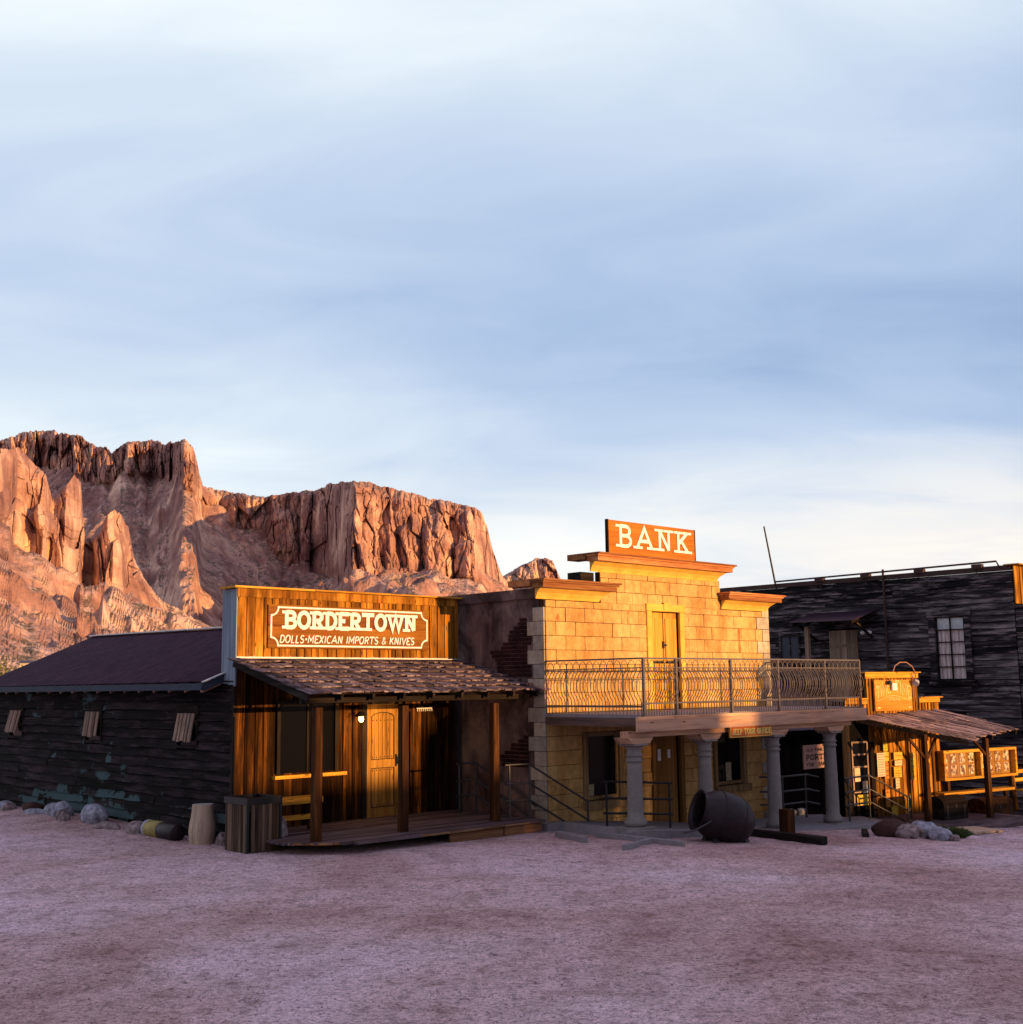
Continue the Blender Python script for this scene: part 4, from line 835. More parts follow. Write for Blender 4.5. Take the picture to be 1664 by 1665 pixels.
# rust streaks running down from the cornice
sm_ = None
for u, z0, z1, w_ in ((7.86, 2.95, 4.5, .05), (11.75, 2.2, 4.3, .07), (5.75, 3.8, 4.1, .06), (10.95, 3.9, 4.35, .04), (6.9, 3.9, 4.25, .03)):
    mb = MB(); n = 10; L = [(u-w_*random.uniform(.5, 1)*(.4+.6*math.sin(math.pi*(i+.5)/(n+1))), BV-.0385, z0+(z1-z0)*i/n) for i in range(n+1)]; Rr = [(u+w_*random.uniform(.5, 1)*(.4+.6*math.sin(math.pi*(i+.5)/(n+1))), BV-.0385, z0+(z1-z0)*i/n) for i in range(n+1)]
    mb.add(L+Rr, [(i, n+1+i, n+2+i, i+1) for i in range(n)]); sm_ = (sm_ or [])+[mb]
def alphastreak():
    m, t, b = newmat('rust_stain', .9); b.inputs['Base Color'].default_value = (.42, .13, .03, 1)
    tr = nd(t, 'ShaderNodeBsdfTransparent'); mx = nd(t, 'ShaderNodeMixShader'); n = noise(t, coords(t, (2, 1, .5)), 9, 5, .7)
    t.links.new(ramp(t, n, [(.42, (0,)*3), (.62, (.75,)*3)]), mx.inputs[0]); t.links.new(tr.outputs[0], mx.inputs[1]); t.links.new(b.outputs[0], mx.inputs[2]); t.links.new(mx.outputs[0], t.nodes['Material Output'].inputs[0]); return m
sm2 = alphastreak()
for mb in sm_: mb.build('rust_stain', sm2, bk)
# upstairs doorway
mb = MB(); mb.box((8.44, BV-.07, 2.14), (8.6, BV-.0, 4.24)); mb.box((9.55, BV-.07, 2.14), (9.7, BV-.0, 4.24)); mb.box((8.42, BV-.08, 4.24), (9.72, BV-.0, 4.40)); mb.box((8.98, BV-.1, 4.26), (9.16, BV-.08, 4.44))
ud = mb.build('upper_doorway', M['cove'], bk, bevel=.008)
mb = MB(); mb.box((8.62, BV+.03, 2.14), (9.06, BV+.06, 4.22)); mb.box((9.09, BV+.03, 2.14), (9.53, BV+.06, 4.22))
for a in (8.66, 9.13):
    mb.box((a, BV+.01, 3.2), (a+.37, BV+.03, 4.1), .4)
    for i in range(5): mb.box((a+.02+i*.072, BV+.012, 2.3), (a+.05+i*.072, BV+.03, 3.1), .9)
mb.build('door_leaf', M['upperdoor'], ud)
for a in (8.66, 9.13):
    mb = MB(); mb.box((a, BV-.0, 3.125), (a+.37, BV+.009, 3.15))
    for i in range(6): mb.lathe([(0, .03), (.02, .02), (.022, .0)], (a+.03+i*.062, BV+.005, 3.16), 8, M=Matrix.Rotation(R(90), 3, 'X'))
    mb.build('ironwork', M['blackiron'], ud)
mb = MB(); mb.box((9.0, BV-.02, 3.45), (9.05, BV+.03, 3.6)); mb.box((9.03, BV-.03, 3.5), (9.12, BV-.0, 3.54)); mb.build('handle', M['blackiron'], ud)
mb = MB(); mb.box((8.6, BV+.07, 2.1), (9.56, BV+.1, 4.3)); mb.build('dark_reveal', M['black'], ud)
# ground floor windows and door
timb = wood('brown_window_timber', (0.12, 0.07, 0.03), (0.26, 0.17, 0.085), (0.36, 0.25, 0.13), 'z', .2)
def bwindow(a, b, c, d):
    mb = MB(); mb.box((a-.1, BV-.08, c-.02), (a, BV, d)); mb.box((b, BV-.08, c-.02), (b+.1, BV, d)); mb.box((a, BV-.05, d-.08), (b, BV, d)); mb.box((a+.0, BV-.03, c), (a+.05, BV+.04, d-.08)); mb.box((b-.05, BV-.03, c), (b, BV+.04, d-.08)); mb.box((a+.05, BV-.03, c), (b-.05, BV+.04, c+.07))
    wn = mb.build('window', timb, bk); mb = MB(); mb.box((a-.12, BV-.14, c-.18), (b+.18, BV-.0, c-.02)); mb.build('sill', timb, wn)
    mb = MB(); mb.box((a+.05, BV+.01, c+.07), (b-.05, BV+.02, d-.08)); mb.build('pane', M['pane'], wn); return wn
w1 = bwindow(6.5, 7.44, .42, 1.74); w2 = bwindow(10.72, 11.70, .44, 1.74)
pap = plain('faded_paper', (.48, .42, .30), .8, scale=20, col2=(.2, .18, .12))
mb = MB(); mb.box((6.58, BV-.006, .5), (6.72, BV+.004, .72)); mb.build('window_notice', pap, w1)
mb = MB(); mb.box((11.1, BV-.006, .52), (11.3, BV+.004, .92)); mb.build('window_notice', pap, w2)
mb = MB(); mb.box((8.5, BV-.07, -.4), (8.6, BV+.02, 1.78)); mb.box((9.45, BV-.07, -.4), (9.55, BV+.02, 1.78)); mb.box((8.6, BV-.03, -.38), (9.33, BV+.03, 1.76))
dd = mb.build('door', M['bankdoor'], bk)
for a, b in (((8.72, BV-.045, .4), (9.22, BV-.03, .44)), ((8.72, BV-.045, -.2), (9.22, BV-.03, -.16)), ((8.84, BV-.045, .9), (8.87, BV-.03, 1.6))): mb = MB(); mb.box(a, b); mb.build('door_moulding', M['bankdoor'], dd)
for a, b in (((8.68, BV-.05, 1.08), (8.78, BV-.031, 1.32)), ((9.02, BV-.05, 1.12), (9.10, BV-.031, 1.3))): mb = MB(); mb.box(a, b); mb.build('door_plate', M['white'], dd)
# balcony
mb = MB(); mb.box((5.33, -4.90, 2.085), (12.93, BV-.04, 2.14)); bal = mb.build('balcony_floor', M['concrete'], bk)
mb = MB(); mb.box((5.22, -4.96, 1.84), (12.98, -4.89, 2.11)); mb.build('front_beam', M['beam'], bal, bevel=.006)
mb = MB(); mb.box((5.34, -4.88, 1.93), (5.41, BV-.05, 2.11)); mb.box((12.9, -4.88, 1.86), (12.97, BV-.05, 2.11)); mb.build('side_beam', M['beamdark'], bal)
mb = MB(); mb.box((5.15, -4.78, 1.74), (12.6, -4.58, 1.85))
for u in (5.9, 6.9, 7.9, 8.9, 9.9, 10.9, 11.9): mb.box((u, -4.88, 1.93), (u+.09, BV-.06, 2.08))
mb.build('joists', M['beam'], bal)
railp = []
mb = MB(); zt = 3.17
mb.box((5.37, -4.97, zt-.03), (12.78, -4.93, zt)); mb.box((5.37, -4.965, 2.975), (12.78, -4.935, 2.995)); mb.box((5.37, -4.965, 2.33), (12.78, -4.935, 2.36))
mb.box((5.38, -4.93, zt-.03), (5.42, BV-.04, zt)); mb.box((5.385, -4.93, 2.975), (5.415, BV-.04, 2.995)); mb.box((5.385, -4.93, 2.27), (5.415, BV-.04, 2.31)); mb.box((5.385, -4.93, 2.12), (5.415, BV-.04, 2.145))
mb.box((12.74, -4.93, zt-.03), (12.78, BV-.04, zt)); mb.box((12.745, -4.93, 2.975), (12.775, BV-.04, 2.995)); mb.box((12.745, -4.93, 2.33), (12.775, BV-.04, 2.36))
bl = mb.build('balcony_railing', M['iron'], bal)
PU = [5.40, 6.32, 8.01, 9.61, 11.35, 12.76]
for u in PU: mb = MB(); mb.box((u-.022, -4.975, 2.12), (u+.022, -4.93, 3.145)); mb.build('railing_post', M['iron'], bl)
prof = [(2.12, 0), (2.36, 0), (2.42, .025), (2.50, .085), (2.60, .125), (2.70, .13), (2.80, .10), (2.88, .055), (2.94, .012), (2.985, 0), (3.14, 0)]
def bay(p, q, out, n):
    """bellied balusters between p and q with a row of arches under the top rail"""
    p, q, out = Vector(p), Vector(q), Vector(out); mb = MB(); L = (q-p).length; dd_ = (q-p)/L; s = L/n
    for i in range(n):
        b0 = p+dd_*(s*(i+.5)); pts = [b0 + out*o + Vector((0, 0, z)) for z, o in prof]
        mb.tube(pts[:10], .0075, 4, caps=False)
        if i % 2 == 0:
            c0 = p+dd_*(s*(i+1)); r = s*.98
            for zc, sg in ((2.99, 1), (2.98, -1)):
                mb.tube([c0 + dd_*(r*math.cos(a)) + Vector((0, 0, zc+sg*.135*math.sin(a)*(1 if sg > 0 else .5))) for a in [math.pi*k/8 for k in range(9)]], .006, 4, caps=False)
    return mb.build('baluster_panel', M['iron'], bl)
for a, b in zip(PU, PU[1:]): n = int((b-a)/.083); n += n % 2; bay((a+.02, -4.95, 0), (b-.02, -4.95, 0), (0, -1, 0), n)
bay((5.40, BV-.06, 0), (5.40, -4.93, 0), (-1, 0, 0), 28); bay((12.76, BV-.06, 0), (12.76, -4.93, 0), (1, 0, 0), 28)
# columns
COLS = ((5.40, .17), (7.45, -.04), (9.72, -.22), (11.85, -.30))
cp = [(.20, 0), (.20, .02), (.235, .04), (.235, .10), (.20, .12), (.195, .15), (.165, .18)]
for i, (u, zb) in enumerate(COLS):
    H = 1.63-zb; pr2 = [(.165-.02*(t_**1.5), .18+(H-.5)*t_) for t_ in np.linspace(0, 1, 9)]
    pr2 += [(.145, H-.32), (.175, H-.31), (.178, H-.285), (.15, H-.275), (.15, H-.22), (.178, H-.215), (.178, H-.19), (.15, H-.18), (.152, H-.1), (.20, H-.05)]
    mb = MB(); mb.lathe([(r__*.87, z__) for r__, z__ in [(0, 0)]+cp+pr2], (u, -4.68, zb), 28); co = mb.build('column', M['column'], bk)
    mb = MB(); mb.box((u-.25, -4.93, zb-.12), (u+.25, -4.43, zb+.005)); mb.build('column_base', M['column'], co, bevel=.01)
    mb = MB(); mb.box((u-.19, -4.87, zb+H-.04), (u+.19, -4.49, zb+H)); mb.build('capital', M['column'], co, bevel=.01)
    mb = MB(); mb.hexa([(u-.24, -4.86, zb+H+.003), (u+.24, -4.86, zb+H+.003), (u+.24, -4.5, zb+H+.003), (u-.24, -4.5, zb+H+.003)], [(u-.34, -4.86, 1.738), (u+.34, -4.86, 1.738), (u+.34, -4.5, 1.738), (u-.34, -4.5, 1.738)]); mb.build('bracket', M['beam'], co)
# signs
sg = thing('bank_sign', (6.95, -2.75, 5.37), 'brown plank board reading BANK in white, standing on the highest cornice', 'sign')
mb = MB()
for i in range(3): mb.box((6.96, -2.79, 5.37+i*.23), (9.8, -2.74, 5.597+i*.23))
mb.build('board', M['signwood'], sg)
for a, b in (((6.925, -2.80, 5.37), (6.958, -2.73, 6.065)), ((9.802, -2.795, 5.37), (9.83, -2.73, 6.062)), ((7.6, -2.738, 5.375), (7.68, -2.70, 5.98)), ((9.1, -2.738, 5.375), (9.18, -2.70, 5.98))): mb = MB(); mb.box(a, b); mb.build('end_strip', M['dark_z'], sg)
mb = MB(); f2 = lambda x, y, d: (x, -2.79-d, y); text(mb, 'BANK', 7.27, 9.55, 5.50, .49, .075, f2, slab=.30, gap=.42, thy=.06); mb.build('lettering', M['white'], sg)
sg = thing('office_sign', (8.02, -4.62, 1.65), 'small orange framed sign reading JEEP TOUR OFFICE hung under the balcony beam', 'sign')
mb = MB(); mb.box((8.02, -4.90, 1.655), (9.36, -4.87, 1.838)); mb.build('board', plain('orange_red_sign_paint', (.66, .16, .04), .6), sg)
mb = MB(); mb.box((8.0, -4.905, 1.635), (9.38, -4.865, 1.655)); mb.box((8.0, -4.905, 1.655), (8.02, -4.865, 1.838)); mb.box((9.36, -4.905, 1.655), (9.38, -4.865, 1.838)); mb.build('frame', M['cove'], sg)
mb = MB(); text(mb, 'JEEP TOUR OFFICE', 8.07, 9.31, 1.685, .12, .02, lambda x, y, d: (x, -4.90-d, y), slab=.035, gap=.2, depth=.005); mb.build('lettering', plain('yellow_letter_paint', (.85, .68, .2), .6), sg)

# handrails ------------------------------------------------------
def handrail(label, runs, posts, mat='pipe', org=None, r=.021):
    t = thing('handrail', org or posts[0][0], label, 'railing', group=None)
    for rn in runs: mb = MB(); mb.tube(rn, r, 8); mb.build('rail', M[mat], t)
    for p, q in posts: mb = MB(); mb.tube([p, q], r, 8); mb.build('post', M[mat], t)
def run3(pts, drops=(0, .34, .66)): return [[(u, v, z-d) for u, v, z in pts] for d in drops]
handrail('pipe handrail at the back of the plank deck running off the shop corner', run3([(4.5, -.82, 1.16), (4.98, -.82, 1.18), (5.2, -1.6, .75), (5.25, -2.3, .38)], (0, .33, .62)), [((4.58, -.82, .2), (4.58, -.82, 1.15)), ((5.0, -.84, .2), (5.0, -.84, 1.16))])
handrail('pipe handrail sloping down from the deck edge past the pale corner stones', run3([(4.30, -2.45, 1.22), (4.82, -2.55, 1.22), (6.25, -2.75, .42)], (0, .35, .66)), [((4.40, -2.46, .2), (4.40, -2.46, 1.21)), ((4.84, -2.55, .2), (4.84, -2.55, 1.2)), ((6.22, -2.75, g(6.2, -2.7)), (6.22, -2.75, .45))])
handrail('dark pipe handrail in front of the first stone column', run3([(5.35, -3.95, .93), (6.72, -4.46, .84)], (0, .30, .57)) + run3([(5.75, -3.98, .9), (6.95, -3.5, .80)], (0, .30, .57)), [((5.42, -3.97, g(5.4, -4)), (5.42, -3.97, .93)), ((6.66, -4.44, g(6.6, -4.4)), (6.66, -4.44, .84)), ((6.86, -3.54, g(6.9, -3.5)), (6.86, -3.54, .81))], 'blackiron')
handrail('pipe handrail on the slab between the third and fourth columns', run3([(11.3, -3.2, .62), (11.6, -3.6, .62), (12.55, -3.6, .62), (12.75, -3.8, .56)], (0, .32, .6)), [((11.6, -3.6, -.34), (11.6, -3.6, .62)), ((12.5, -3.6, -.34), (12.5, -3.6, .62))])
handrail('pipe handrail stepping down right of the last stone column', run3([(12.3, -4.72, .60), (13.35, -4.72, .60), (13.9, -5.35, .12), (14.6, -5.0, .12)], (0, .30, .58)), [((12.45, -4.72, -.34), (12.45, -4.72, .60)), ((13.3, -4.72, -.36), (13.3, -4.72, .60)), ((13.88, -5.33, -.5), (13.88, -5.33, .12)), ((14.5, -5.05, -.5), (14.5, -5.05, .12))])
# slab, kerbs, beams on the ground -------------------------------
mb = MB(); mb.hexa([(8.9, -5.1, -.7), (13.2, -5.35, -.7), (14.2, -3.5, -.7), (8.9, -2.5, -.7)], [(8.9, -5.1, -.24), (13.2, -5.35, -.36), (14.2, -3.5, -.36), (8.9, -2.5, -.24)]); tag(mb.build('porch_slab', M['concrete'], org=(9.5, -5, -.4), bevel=.01), 'raised concrete slab carrying the two right hand columns', 'slab')
mb = MB(); mb.box((5.1, -2.75, -.05), (5.55, -2.55, .1)); tag(mb.build('step_block', M['concrete'], org=(5.1, -2.75, 0)), 'small concrete step at the right end of the plank deck', 'step')
mb = MB(); mb.hexa([(5.1, -4.98, -.4), (8.85, -4.98, -.4), (8.85, -2.5, -.4), (5.3, -2.5, -.4)], [(5.1, -4.98, .16), (8.85, -4.95, -.17), (8.85, -2.5, -.17), (5.6, -2.5, .1)]); tag(mb.build('ramp_slab', M['concrete'], org=(6.5, -4, 0), bevel=.01), 'sloping concrete walk under the two left hand columns', 'slab')
def kerb(p, q, w_, h, label, mat='concrete', nm='kerb'):
    mb = MB(); z0 = g(*p); z1 = g(*q); mb.bar((p[0], p[1], z0+h/2-.02), (q[0], q[1], z1+h/2-.02), w_, h); return tag(mb.build(nm, M[mat], org=(p[0], p[1], z0), bevel=.01), label, 'kerb' if mat == 'concrete' else 'timber')
kerb((4.5, -3.6), (4.2, -4.55), .12, .12, 'short concrete kerb ending in a square block near the deck')
kerb((5.0, -4.1), (4.98, -6.1), .08, .12, 'long pale concrete kerb running to the foot of the iron pot')
kerb((3.85, -5.75), (4.85, -5.45), .08, .12, 'concrete kerb meeting the longer one beside the sunken drain')
mb = MB(); mb.box((8.95, -5.5, g(9, -5.5)-.1), (9.18, -5.28, g(9, -5.5)+.46)); tag(mb.build('short_post', M['post'], org=(9.0, -5.4, -.2), bevel=.008), 'short square brown post before the third column', 'post')
kerb((7.95, -5.05), (7.75, -7.05), .17, .15, 'dark timber beam lying on the ground right of the iron pot', 'dark_y', 'ground_timber')
kerb((11.6, -6.3), (10.9, -7.1), .12, .1, 'thin dark timber lying before the rock heap', 'dark_y', 'ground_timber')
kerb((11.2, -5.8), (9.9, -6.6), .12, .1, 'longer low timber lying left of the rock heap', 'dark_y', 'ground_timber')
# big iron pot ---------------------------------------------------
pt = thing('iron_pot', (6.35, -5.85, g(6.3, -5.8)), 'huge rusty iron pot tipped on its side with its dark mouth facing left', 'pot')
ax = (Vector((-.86, .50, .30))).normalized(); Mx = ax.to_track_quat('Z', 'Y').to_matrix(); pc = Vector((6.42, -5.82, .33))
out_ = [(0, -.62), (.16, -.60), (.32, -.53), (.45, -.42), (.535, -.27), (.57, -.08), (.56, .10), (.50, .27), (.42, .40), (.40, .44), (.43, .48), (.46, .50)]
inn = [(.43, .50), (.40, .47), (.37, .43), (.46, .27), (.52, .08), (.53, -.1), (.49, -.27), (.4, -.4), (.25, -.5), (0, -.56)]
mb = MB(); mb.lathe([(r_*.80, z*.98) for r_, z in out_+inn], pc, 36, M=Mx); mb.build('pot_body', M['rust'], pt)
for zz, rr in ((-.29, .419), (.12, .445)):
    mb = MB(); mb.tube([pc + Mx @ Vector((rr*math.cos(a), rr*math.sin(a), zz)) for a in [2*math.pi*k/32 for k in range(33)]], .009, 5, caps=False); mb.build('seam', M['rust'], pt)
mb = MB(); mb.tube([pc+Vector(q) for q in ((-.44, -.14, .0), (-.55, -.05, -.08), (-.66, .08, -.17), (-.78, .26, -.22))], .018, 6); mb.build('bail_handle', M['pipe'], pt)
mb = MB(); 
for du, dv in ((.30, -.30), (.42, -.10), (-.3, -.1), (-.1, .3)): mb.hexa([(6.42+du-.06, -5.8+dv-.05, -.1), (6.42+du+.06, -5.8+dv-.05, -.1), (6.42+du+.06, -5.8+dv+.05, -.1), (6.42+du-.06, -5.8+dv+.05, -.1)], [(6.42+du*.8-.03, -5.8+dv*.8-.03, .08), (6.42+du*.8+.03, -5.8+dv*.8-.03, .08), (6.42+du*.8+.03, -5.8+dv*.8+.03, .08), (6.42+du*.8-.03, -5.8+dv*.8+.03, .08)])
mb.build('foot', M['rust'], pt)

# low corrugated shed between bank and barn ----------------------
sh = thing('lean_to_shed', (13.0, -1.8, -.5), 'dark lean-to with a purple brown corrugated roof between the bank and the barn', 'shed')
mb = MB(); corrug(mb, (12.96, 2.6, 2.74), (21, 2.6, 2.74), (12.96, -2.35, 1.52), (17.5, -2.35, 1.52), rows=3); mb.build('roof', M['roofmetal'], sh)
mb = MB(); clapb = vboards(mb, 12.97, 18.0, -.6, 1.6, -1.9, (.14, .2)); mb.build('board_wall', M['dark_z'], sh)
mb = MB(); mb.box((12.97, -1.89, -.6), (18, 2.5, 1.45)); mb.build('dark_inside', M['black'], sh)
ps = thing('portrait_sign', (12.9, -3.6, -.4), 'pale pink notice board reading PORTR half hidden by the last column', 'sign')
mb = MB(); mb.box((12.42, -3.64, .74), (13.46, -3.61, 1.27)); mb.build('board', plain('pale_pink_paint', (.50, .30, .25), .8, var=.15), ps)
blk = plain('black_sign_paint', (.03, .02, .02), .7)
mb = MB(); ff_ = lambda x, y, d: (x, -3.64-d, y); text(mb, 'PORTR', 12.52, 13.38, .93, .13, .024, ff_, slab=.05, depth=.005); mb.build('lettering', blk, ps); mb = MB(); text(mb, 'OLD TIME', 12.54, 13.2, 1.12, .07, .013, ff_, depth=.004); mb.build('lettering', blk, ps); mb = MB(); text(mb, 'FOR   2AM', 12.54, 13.3, .79, .085, .015, ff_, depth=.004); mb.build('lettering', blk, ps)
mb = MB(); mb.box((13.3, -3.6, -.4), (13.38, -3.52, 1.9)); mb.build('post', M['dark_z'], ps)

# ================================================================ BARN (two storey weathered building)
BU = 20.5
tb = thing('barn_building', (BU, -5.2, -1), 'tall two storey building of weathered grey clapboards with a pipe along its roof edge', 'building')
WB = (-3.70, -2.86, 2.72, 4.42); WS = (1.62, 2.25, 3.42, 4.12); DB = (-.42, .55, 2.1, 4.2)
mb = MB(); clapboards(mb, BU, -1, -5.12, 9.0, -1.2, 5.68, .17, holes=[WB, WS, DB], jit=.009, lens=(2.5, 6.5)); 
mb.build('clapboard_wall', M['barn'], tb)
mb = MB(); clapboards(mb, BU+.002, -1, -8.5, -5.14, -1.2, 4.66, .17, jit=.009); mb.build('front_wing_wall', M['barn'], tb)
mb = MB(); mb.box((BU+.06, -5.1, -1.3), (BU+6, 9, 5.6)); mb.box((BU+.06, -8.5, -1.3), (BU+6, -5.12, 4.6)); mb.build('inner_block', M['black'], tb)
mb = MB(); vboards(mb, BU-.05, BU+6, 4.7, 5.72, -5.16, (.16, .22), batten=.06); mb.build('front_parapet', M['honey'], tb)
mb = MB(); mb.box((BU-.25, -5.42, 5.725), (BU+6, -5.0, 5.75)); mb.build('parapet_cap', M['honey_x'], tb)
mb = MB(); mb.box((BU-.075, -5.1, 5.61), (BU+.12, 9, 5.74)); mb.build('roof_edge', M['rustpipe'], tb)
mb = MB(); mb.tube([(BU-.1, 2.35, 5.68), (BU-.1, 2.3, 5.80), (BU-.1, -4.75, 5.86), (BU-.1, -4.82, 5.70)], .028, 8); pp_ = mb.build('roof_pipe', M['rustpipe'], tb)
for y in (.75, -2.5, -4.2, -.8): mb = MB(); mb.box((BU-.14, y-.14, 5.7), (BU+.02, y+.14, 5.82)); mb.bar((BU-.12, y+.1, 5.7), (BU-.05, y-.05, 5.5), .02); mb.build('pipe_bracket', M['rustpipe'], pp_)
mb = MB(); mb.tube([(BU-.1, -1.38, 5.9), (BU-.1, -1.38, 2.0)], .035, 8); mb.build('down_pipe', M['rustpipe'], tb)
mb = MB(); mb.tube([(BU-.05, 2.32, 5.55), (BU-.25, 2.55, 7.56)], [.032, .024], 8); tag(mb.build('antenna_pole', M['blackiron'], org=(BU, 2.4, 5.6)), 'thin dark pole leaning above the left end of the clapboard roof', 'pole')
# window with curtain
a, b, c, d = WB
mb = MB(); mb.box((BU-.09, a-.19, c-.02), (BU-.03, a-.01, d+.1)); mb.box((BU-.09, b+.01, c-.02), (BU-.03, b+.19, d+.1)); mb.box((BU-.10, a-.22, d+.02), (BU-.025, b+.22, d+.18)); mb.box((BU-.13, a-.24, c-.17), (BU-.02, b+.24, c-.03)); wn = mb.build('window', M['barn'], tb)
mb = MB(); mb.box((BU-.03, a, c), (BU+.01, a+.035, d)); mb.box((BU-.03, b-.035, c), (BU+.01, b, d)); mb.box((BU-.03, (a+b)/2-.015, c), (BU+.01, (a+b)/2+.015, d))
for i in range(6): z = c+(d-c)*i/5; mb.box((BU-.028, a+.035, z-.014), (BU+.008, (a+b)/2-.015, z+.014)); mb.box((BU-.028, (a+b)/2+.015, z-.014), (BU+.008, b-.035, z+.014))
mb.build('muntins', M['dark_z'], wn); mb = MB(); mb.box((BU+.012, a, c), (BU+.016, b, d)); mb.build('pane', M['clear'], wn)
cur, t_, b_ = newmat('white_curtain_cloth', .9); n_ = noise(t_, coords(t_, (1, 7, .5)), 2.2, 5, .6); t_.links.new(ramp(t_, n_, [(.35, (.38, .28, .27)), (.6, (.75, .66, .66))]), b_.inputs['Base Color'])  # upright streaks put the shade of the folds into the cloth colour
mb = MB(); n = 60; vs = [(BU+.03+.008*math.sin(k*1.1), a+(b-a)*k/n, z) for z in (c, d-.34) for k in range(n+1)]; mb.add(vs, [(k, k+1, n+2+k, n+1+k) for k in range(n)], .5, True); mb.build('curtain', cur, wn)
mb = MB(); mb.box((BU+.025, a, d-.33), (BU+.04, b, d)); mb.build('pale_blind', plain('pale_blue_blind', (.58, .64, .68), .8, var=.2), wn)
a, b, c, d = WS
mb = MB(); mb.box((BU-.06, a-.06, c-.06), (BU-.02, a, d+.06)); mb.box((BU-.06, b, c-.06), (BU-.02, b+.06, d+.06)); mb.box((BU-.06, a, d), (BU-.02, b, d+.06)); mb.box((BU-.07, a-.06, c-.06), (BU-.02, b+.06, c)); mb.box((BU-.04, (a+b)/2-.012, c), (BU-.01, (a+b)/2+.012, d)); wn = mb.build('small_window', M['barn'], tb)
mb = MB(); mb.box((BU-.01, a, c), (BU, b, d)); mb.build('pane', glassm('bluish_dark_glass', (.05, .06, .08), .15), wn)
a, b, c, d = DB
mb = MB(); vs = []
for i in range(5): y = a+(b-a)*i/5; mb.box((BU-.03, y+.004, c), (BU+.0, y+(b-a)/5-.004, d))
mb.box((BU-.05, a, 3.7), (BU-.032, b, 3.78)); mb.box((BU-.08, a-.0, c), (BU-.052, a+.08, d)); mb.build('door', M['greydoor'], tb)
# door awning
aw = [(BU-.04, 1.09, 4.74), (BU-.04, -1.17, 4.75), (19.35, 1.25, 4.44), (19.35, -.66, 4.42)]
mb = MB(); corrug(mb, (BU-.04, 1.15, 4.74), (BU-.04, -1.1, 4.75), (19.35, 1.2, 4.44), (19.35, -.95, 4.42)); an = mb.build('door_awning', M['roofmetal'], tb)
mb = MB()
for y in (1.1, .65, .2, -.25, -.85): mb.bar((BU-.05, y, 4.66), (19.4, y, 4.37), .05, .08)
mb.bar((BU-.05, -.9, 3.95), (19.6, -.9, 4.36), .06, .06); mb.bar((BU-.05, 1.0, 3.95), (19.6, 1.0, 4.36), .06, .06); mb.build('rafters', M['dark'], an)
mb = MB(); mb.box((19.7, .78, 2.6), (19.82, .9, 4.32)); mb.build('awning_post', M['shutter'], an)
mb = MB(); mb.box((BU-.16, -.84, 4.06), (BU-.03, -.74, 4.15))
for dv in (-.1, .1): mb.lathe([(0, -.09), (.07, -.06), (.085, 0), (.03, .03)], (BU-.2, -.79+dv, 4.12), 12)
tag(mb.build('floodlight', M['white'], org=(BU-.1, -.79, 4.1)), 'white twin floodlight on the clapboards beside the upstairs door', 'light')

# ================================================================ SMALL TIME SHOP (frame S)
ts = thing('portrait_shop', (0, 0, -.45), 'small honey coloured false front shop with a ragged board awning in evening sun', 'shop', fr='S')
mb = MB(); vboards(mb, .08, 2.62, -.5, 1.95, 0, (.12, .2), gap=.03, batten=.05); mb.build('front_wall', M['honey'], ts)
mb = MB(); mb.box((-.82, .01, -.5), (2.62, .06, 2.2)); mb.box((-.82, .06, -.5), (-.72, .6, 1.9)); mb.box((2.5, .06, -.5), (2.6, 4.5, 2.0)); mb.build('backing_wall', M['black'], ts)
mb = MB(); vboards(mb, -.82, -.56, -.5, 1.95, 0, (.12, .2)); vboards(mb, .06, .2, -.5, 1.3, -.04, (.12, .2)); mb.build('side_boards', M['dark_z'], ts)
mb = MB(); vboards(mb, .06, 1.88, 1.9, 2.78, -.02, (.08, .13), gap=.03); vboards(mb, -.7, .05, 1.9, 2.16, -.02, (.1, .14), gap=.045); vboards(mb, 1.89, 2.64, 1.9, 2.16, -.02, (.1, .14), gap=.045); mb.build('false_front', M['honey'], ts)
mb = MB(); mb.box((.02, -.07, 2.76), (1.9, -.045, 2.88)); mb.box((-.02, -.12, 2.88), (1.95, .1, 2.905)); mb.box((-.7, -.07, 2.17), (.04, -.045, 2.28)); mb.box((-.72, -.12, 2.28), (.04, .1, 2.305)); mb.box((1.9, -.07, 2.17), (2.66, -.045, 2.28)); mb.box((1.9, -.12, 2.28), (2.72, .1, 2.305)); mb.build('parapet_cap', M['honey_x'], ts)
mb = MB(); mb.box((.0, -.04, 1.95), (.04, .3, 2.87)); mb.build('parapet_return', M['dark_z'], ts)
# window at left in shade
mb = MB()
for z in (-.1, .18, .74, 1.02, 1.3): mb.box((-.52, -.03, z-.02), (.03, -.01, z+.02))
for u in (-.53, -.02): mb.box((u, -.035, -.1), (u+.04, -.012, 1.3))
wn = mb.build('window', M['shutter'], ts); mb = MB(); mb.box((-.5, -.006, -.1), (0, .004, 1.3)); mb.build('pane', M['pane'], wn)
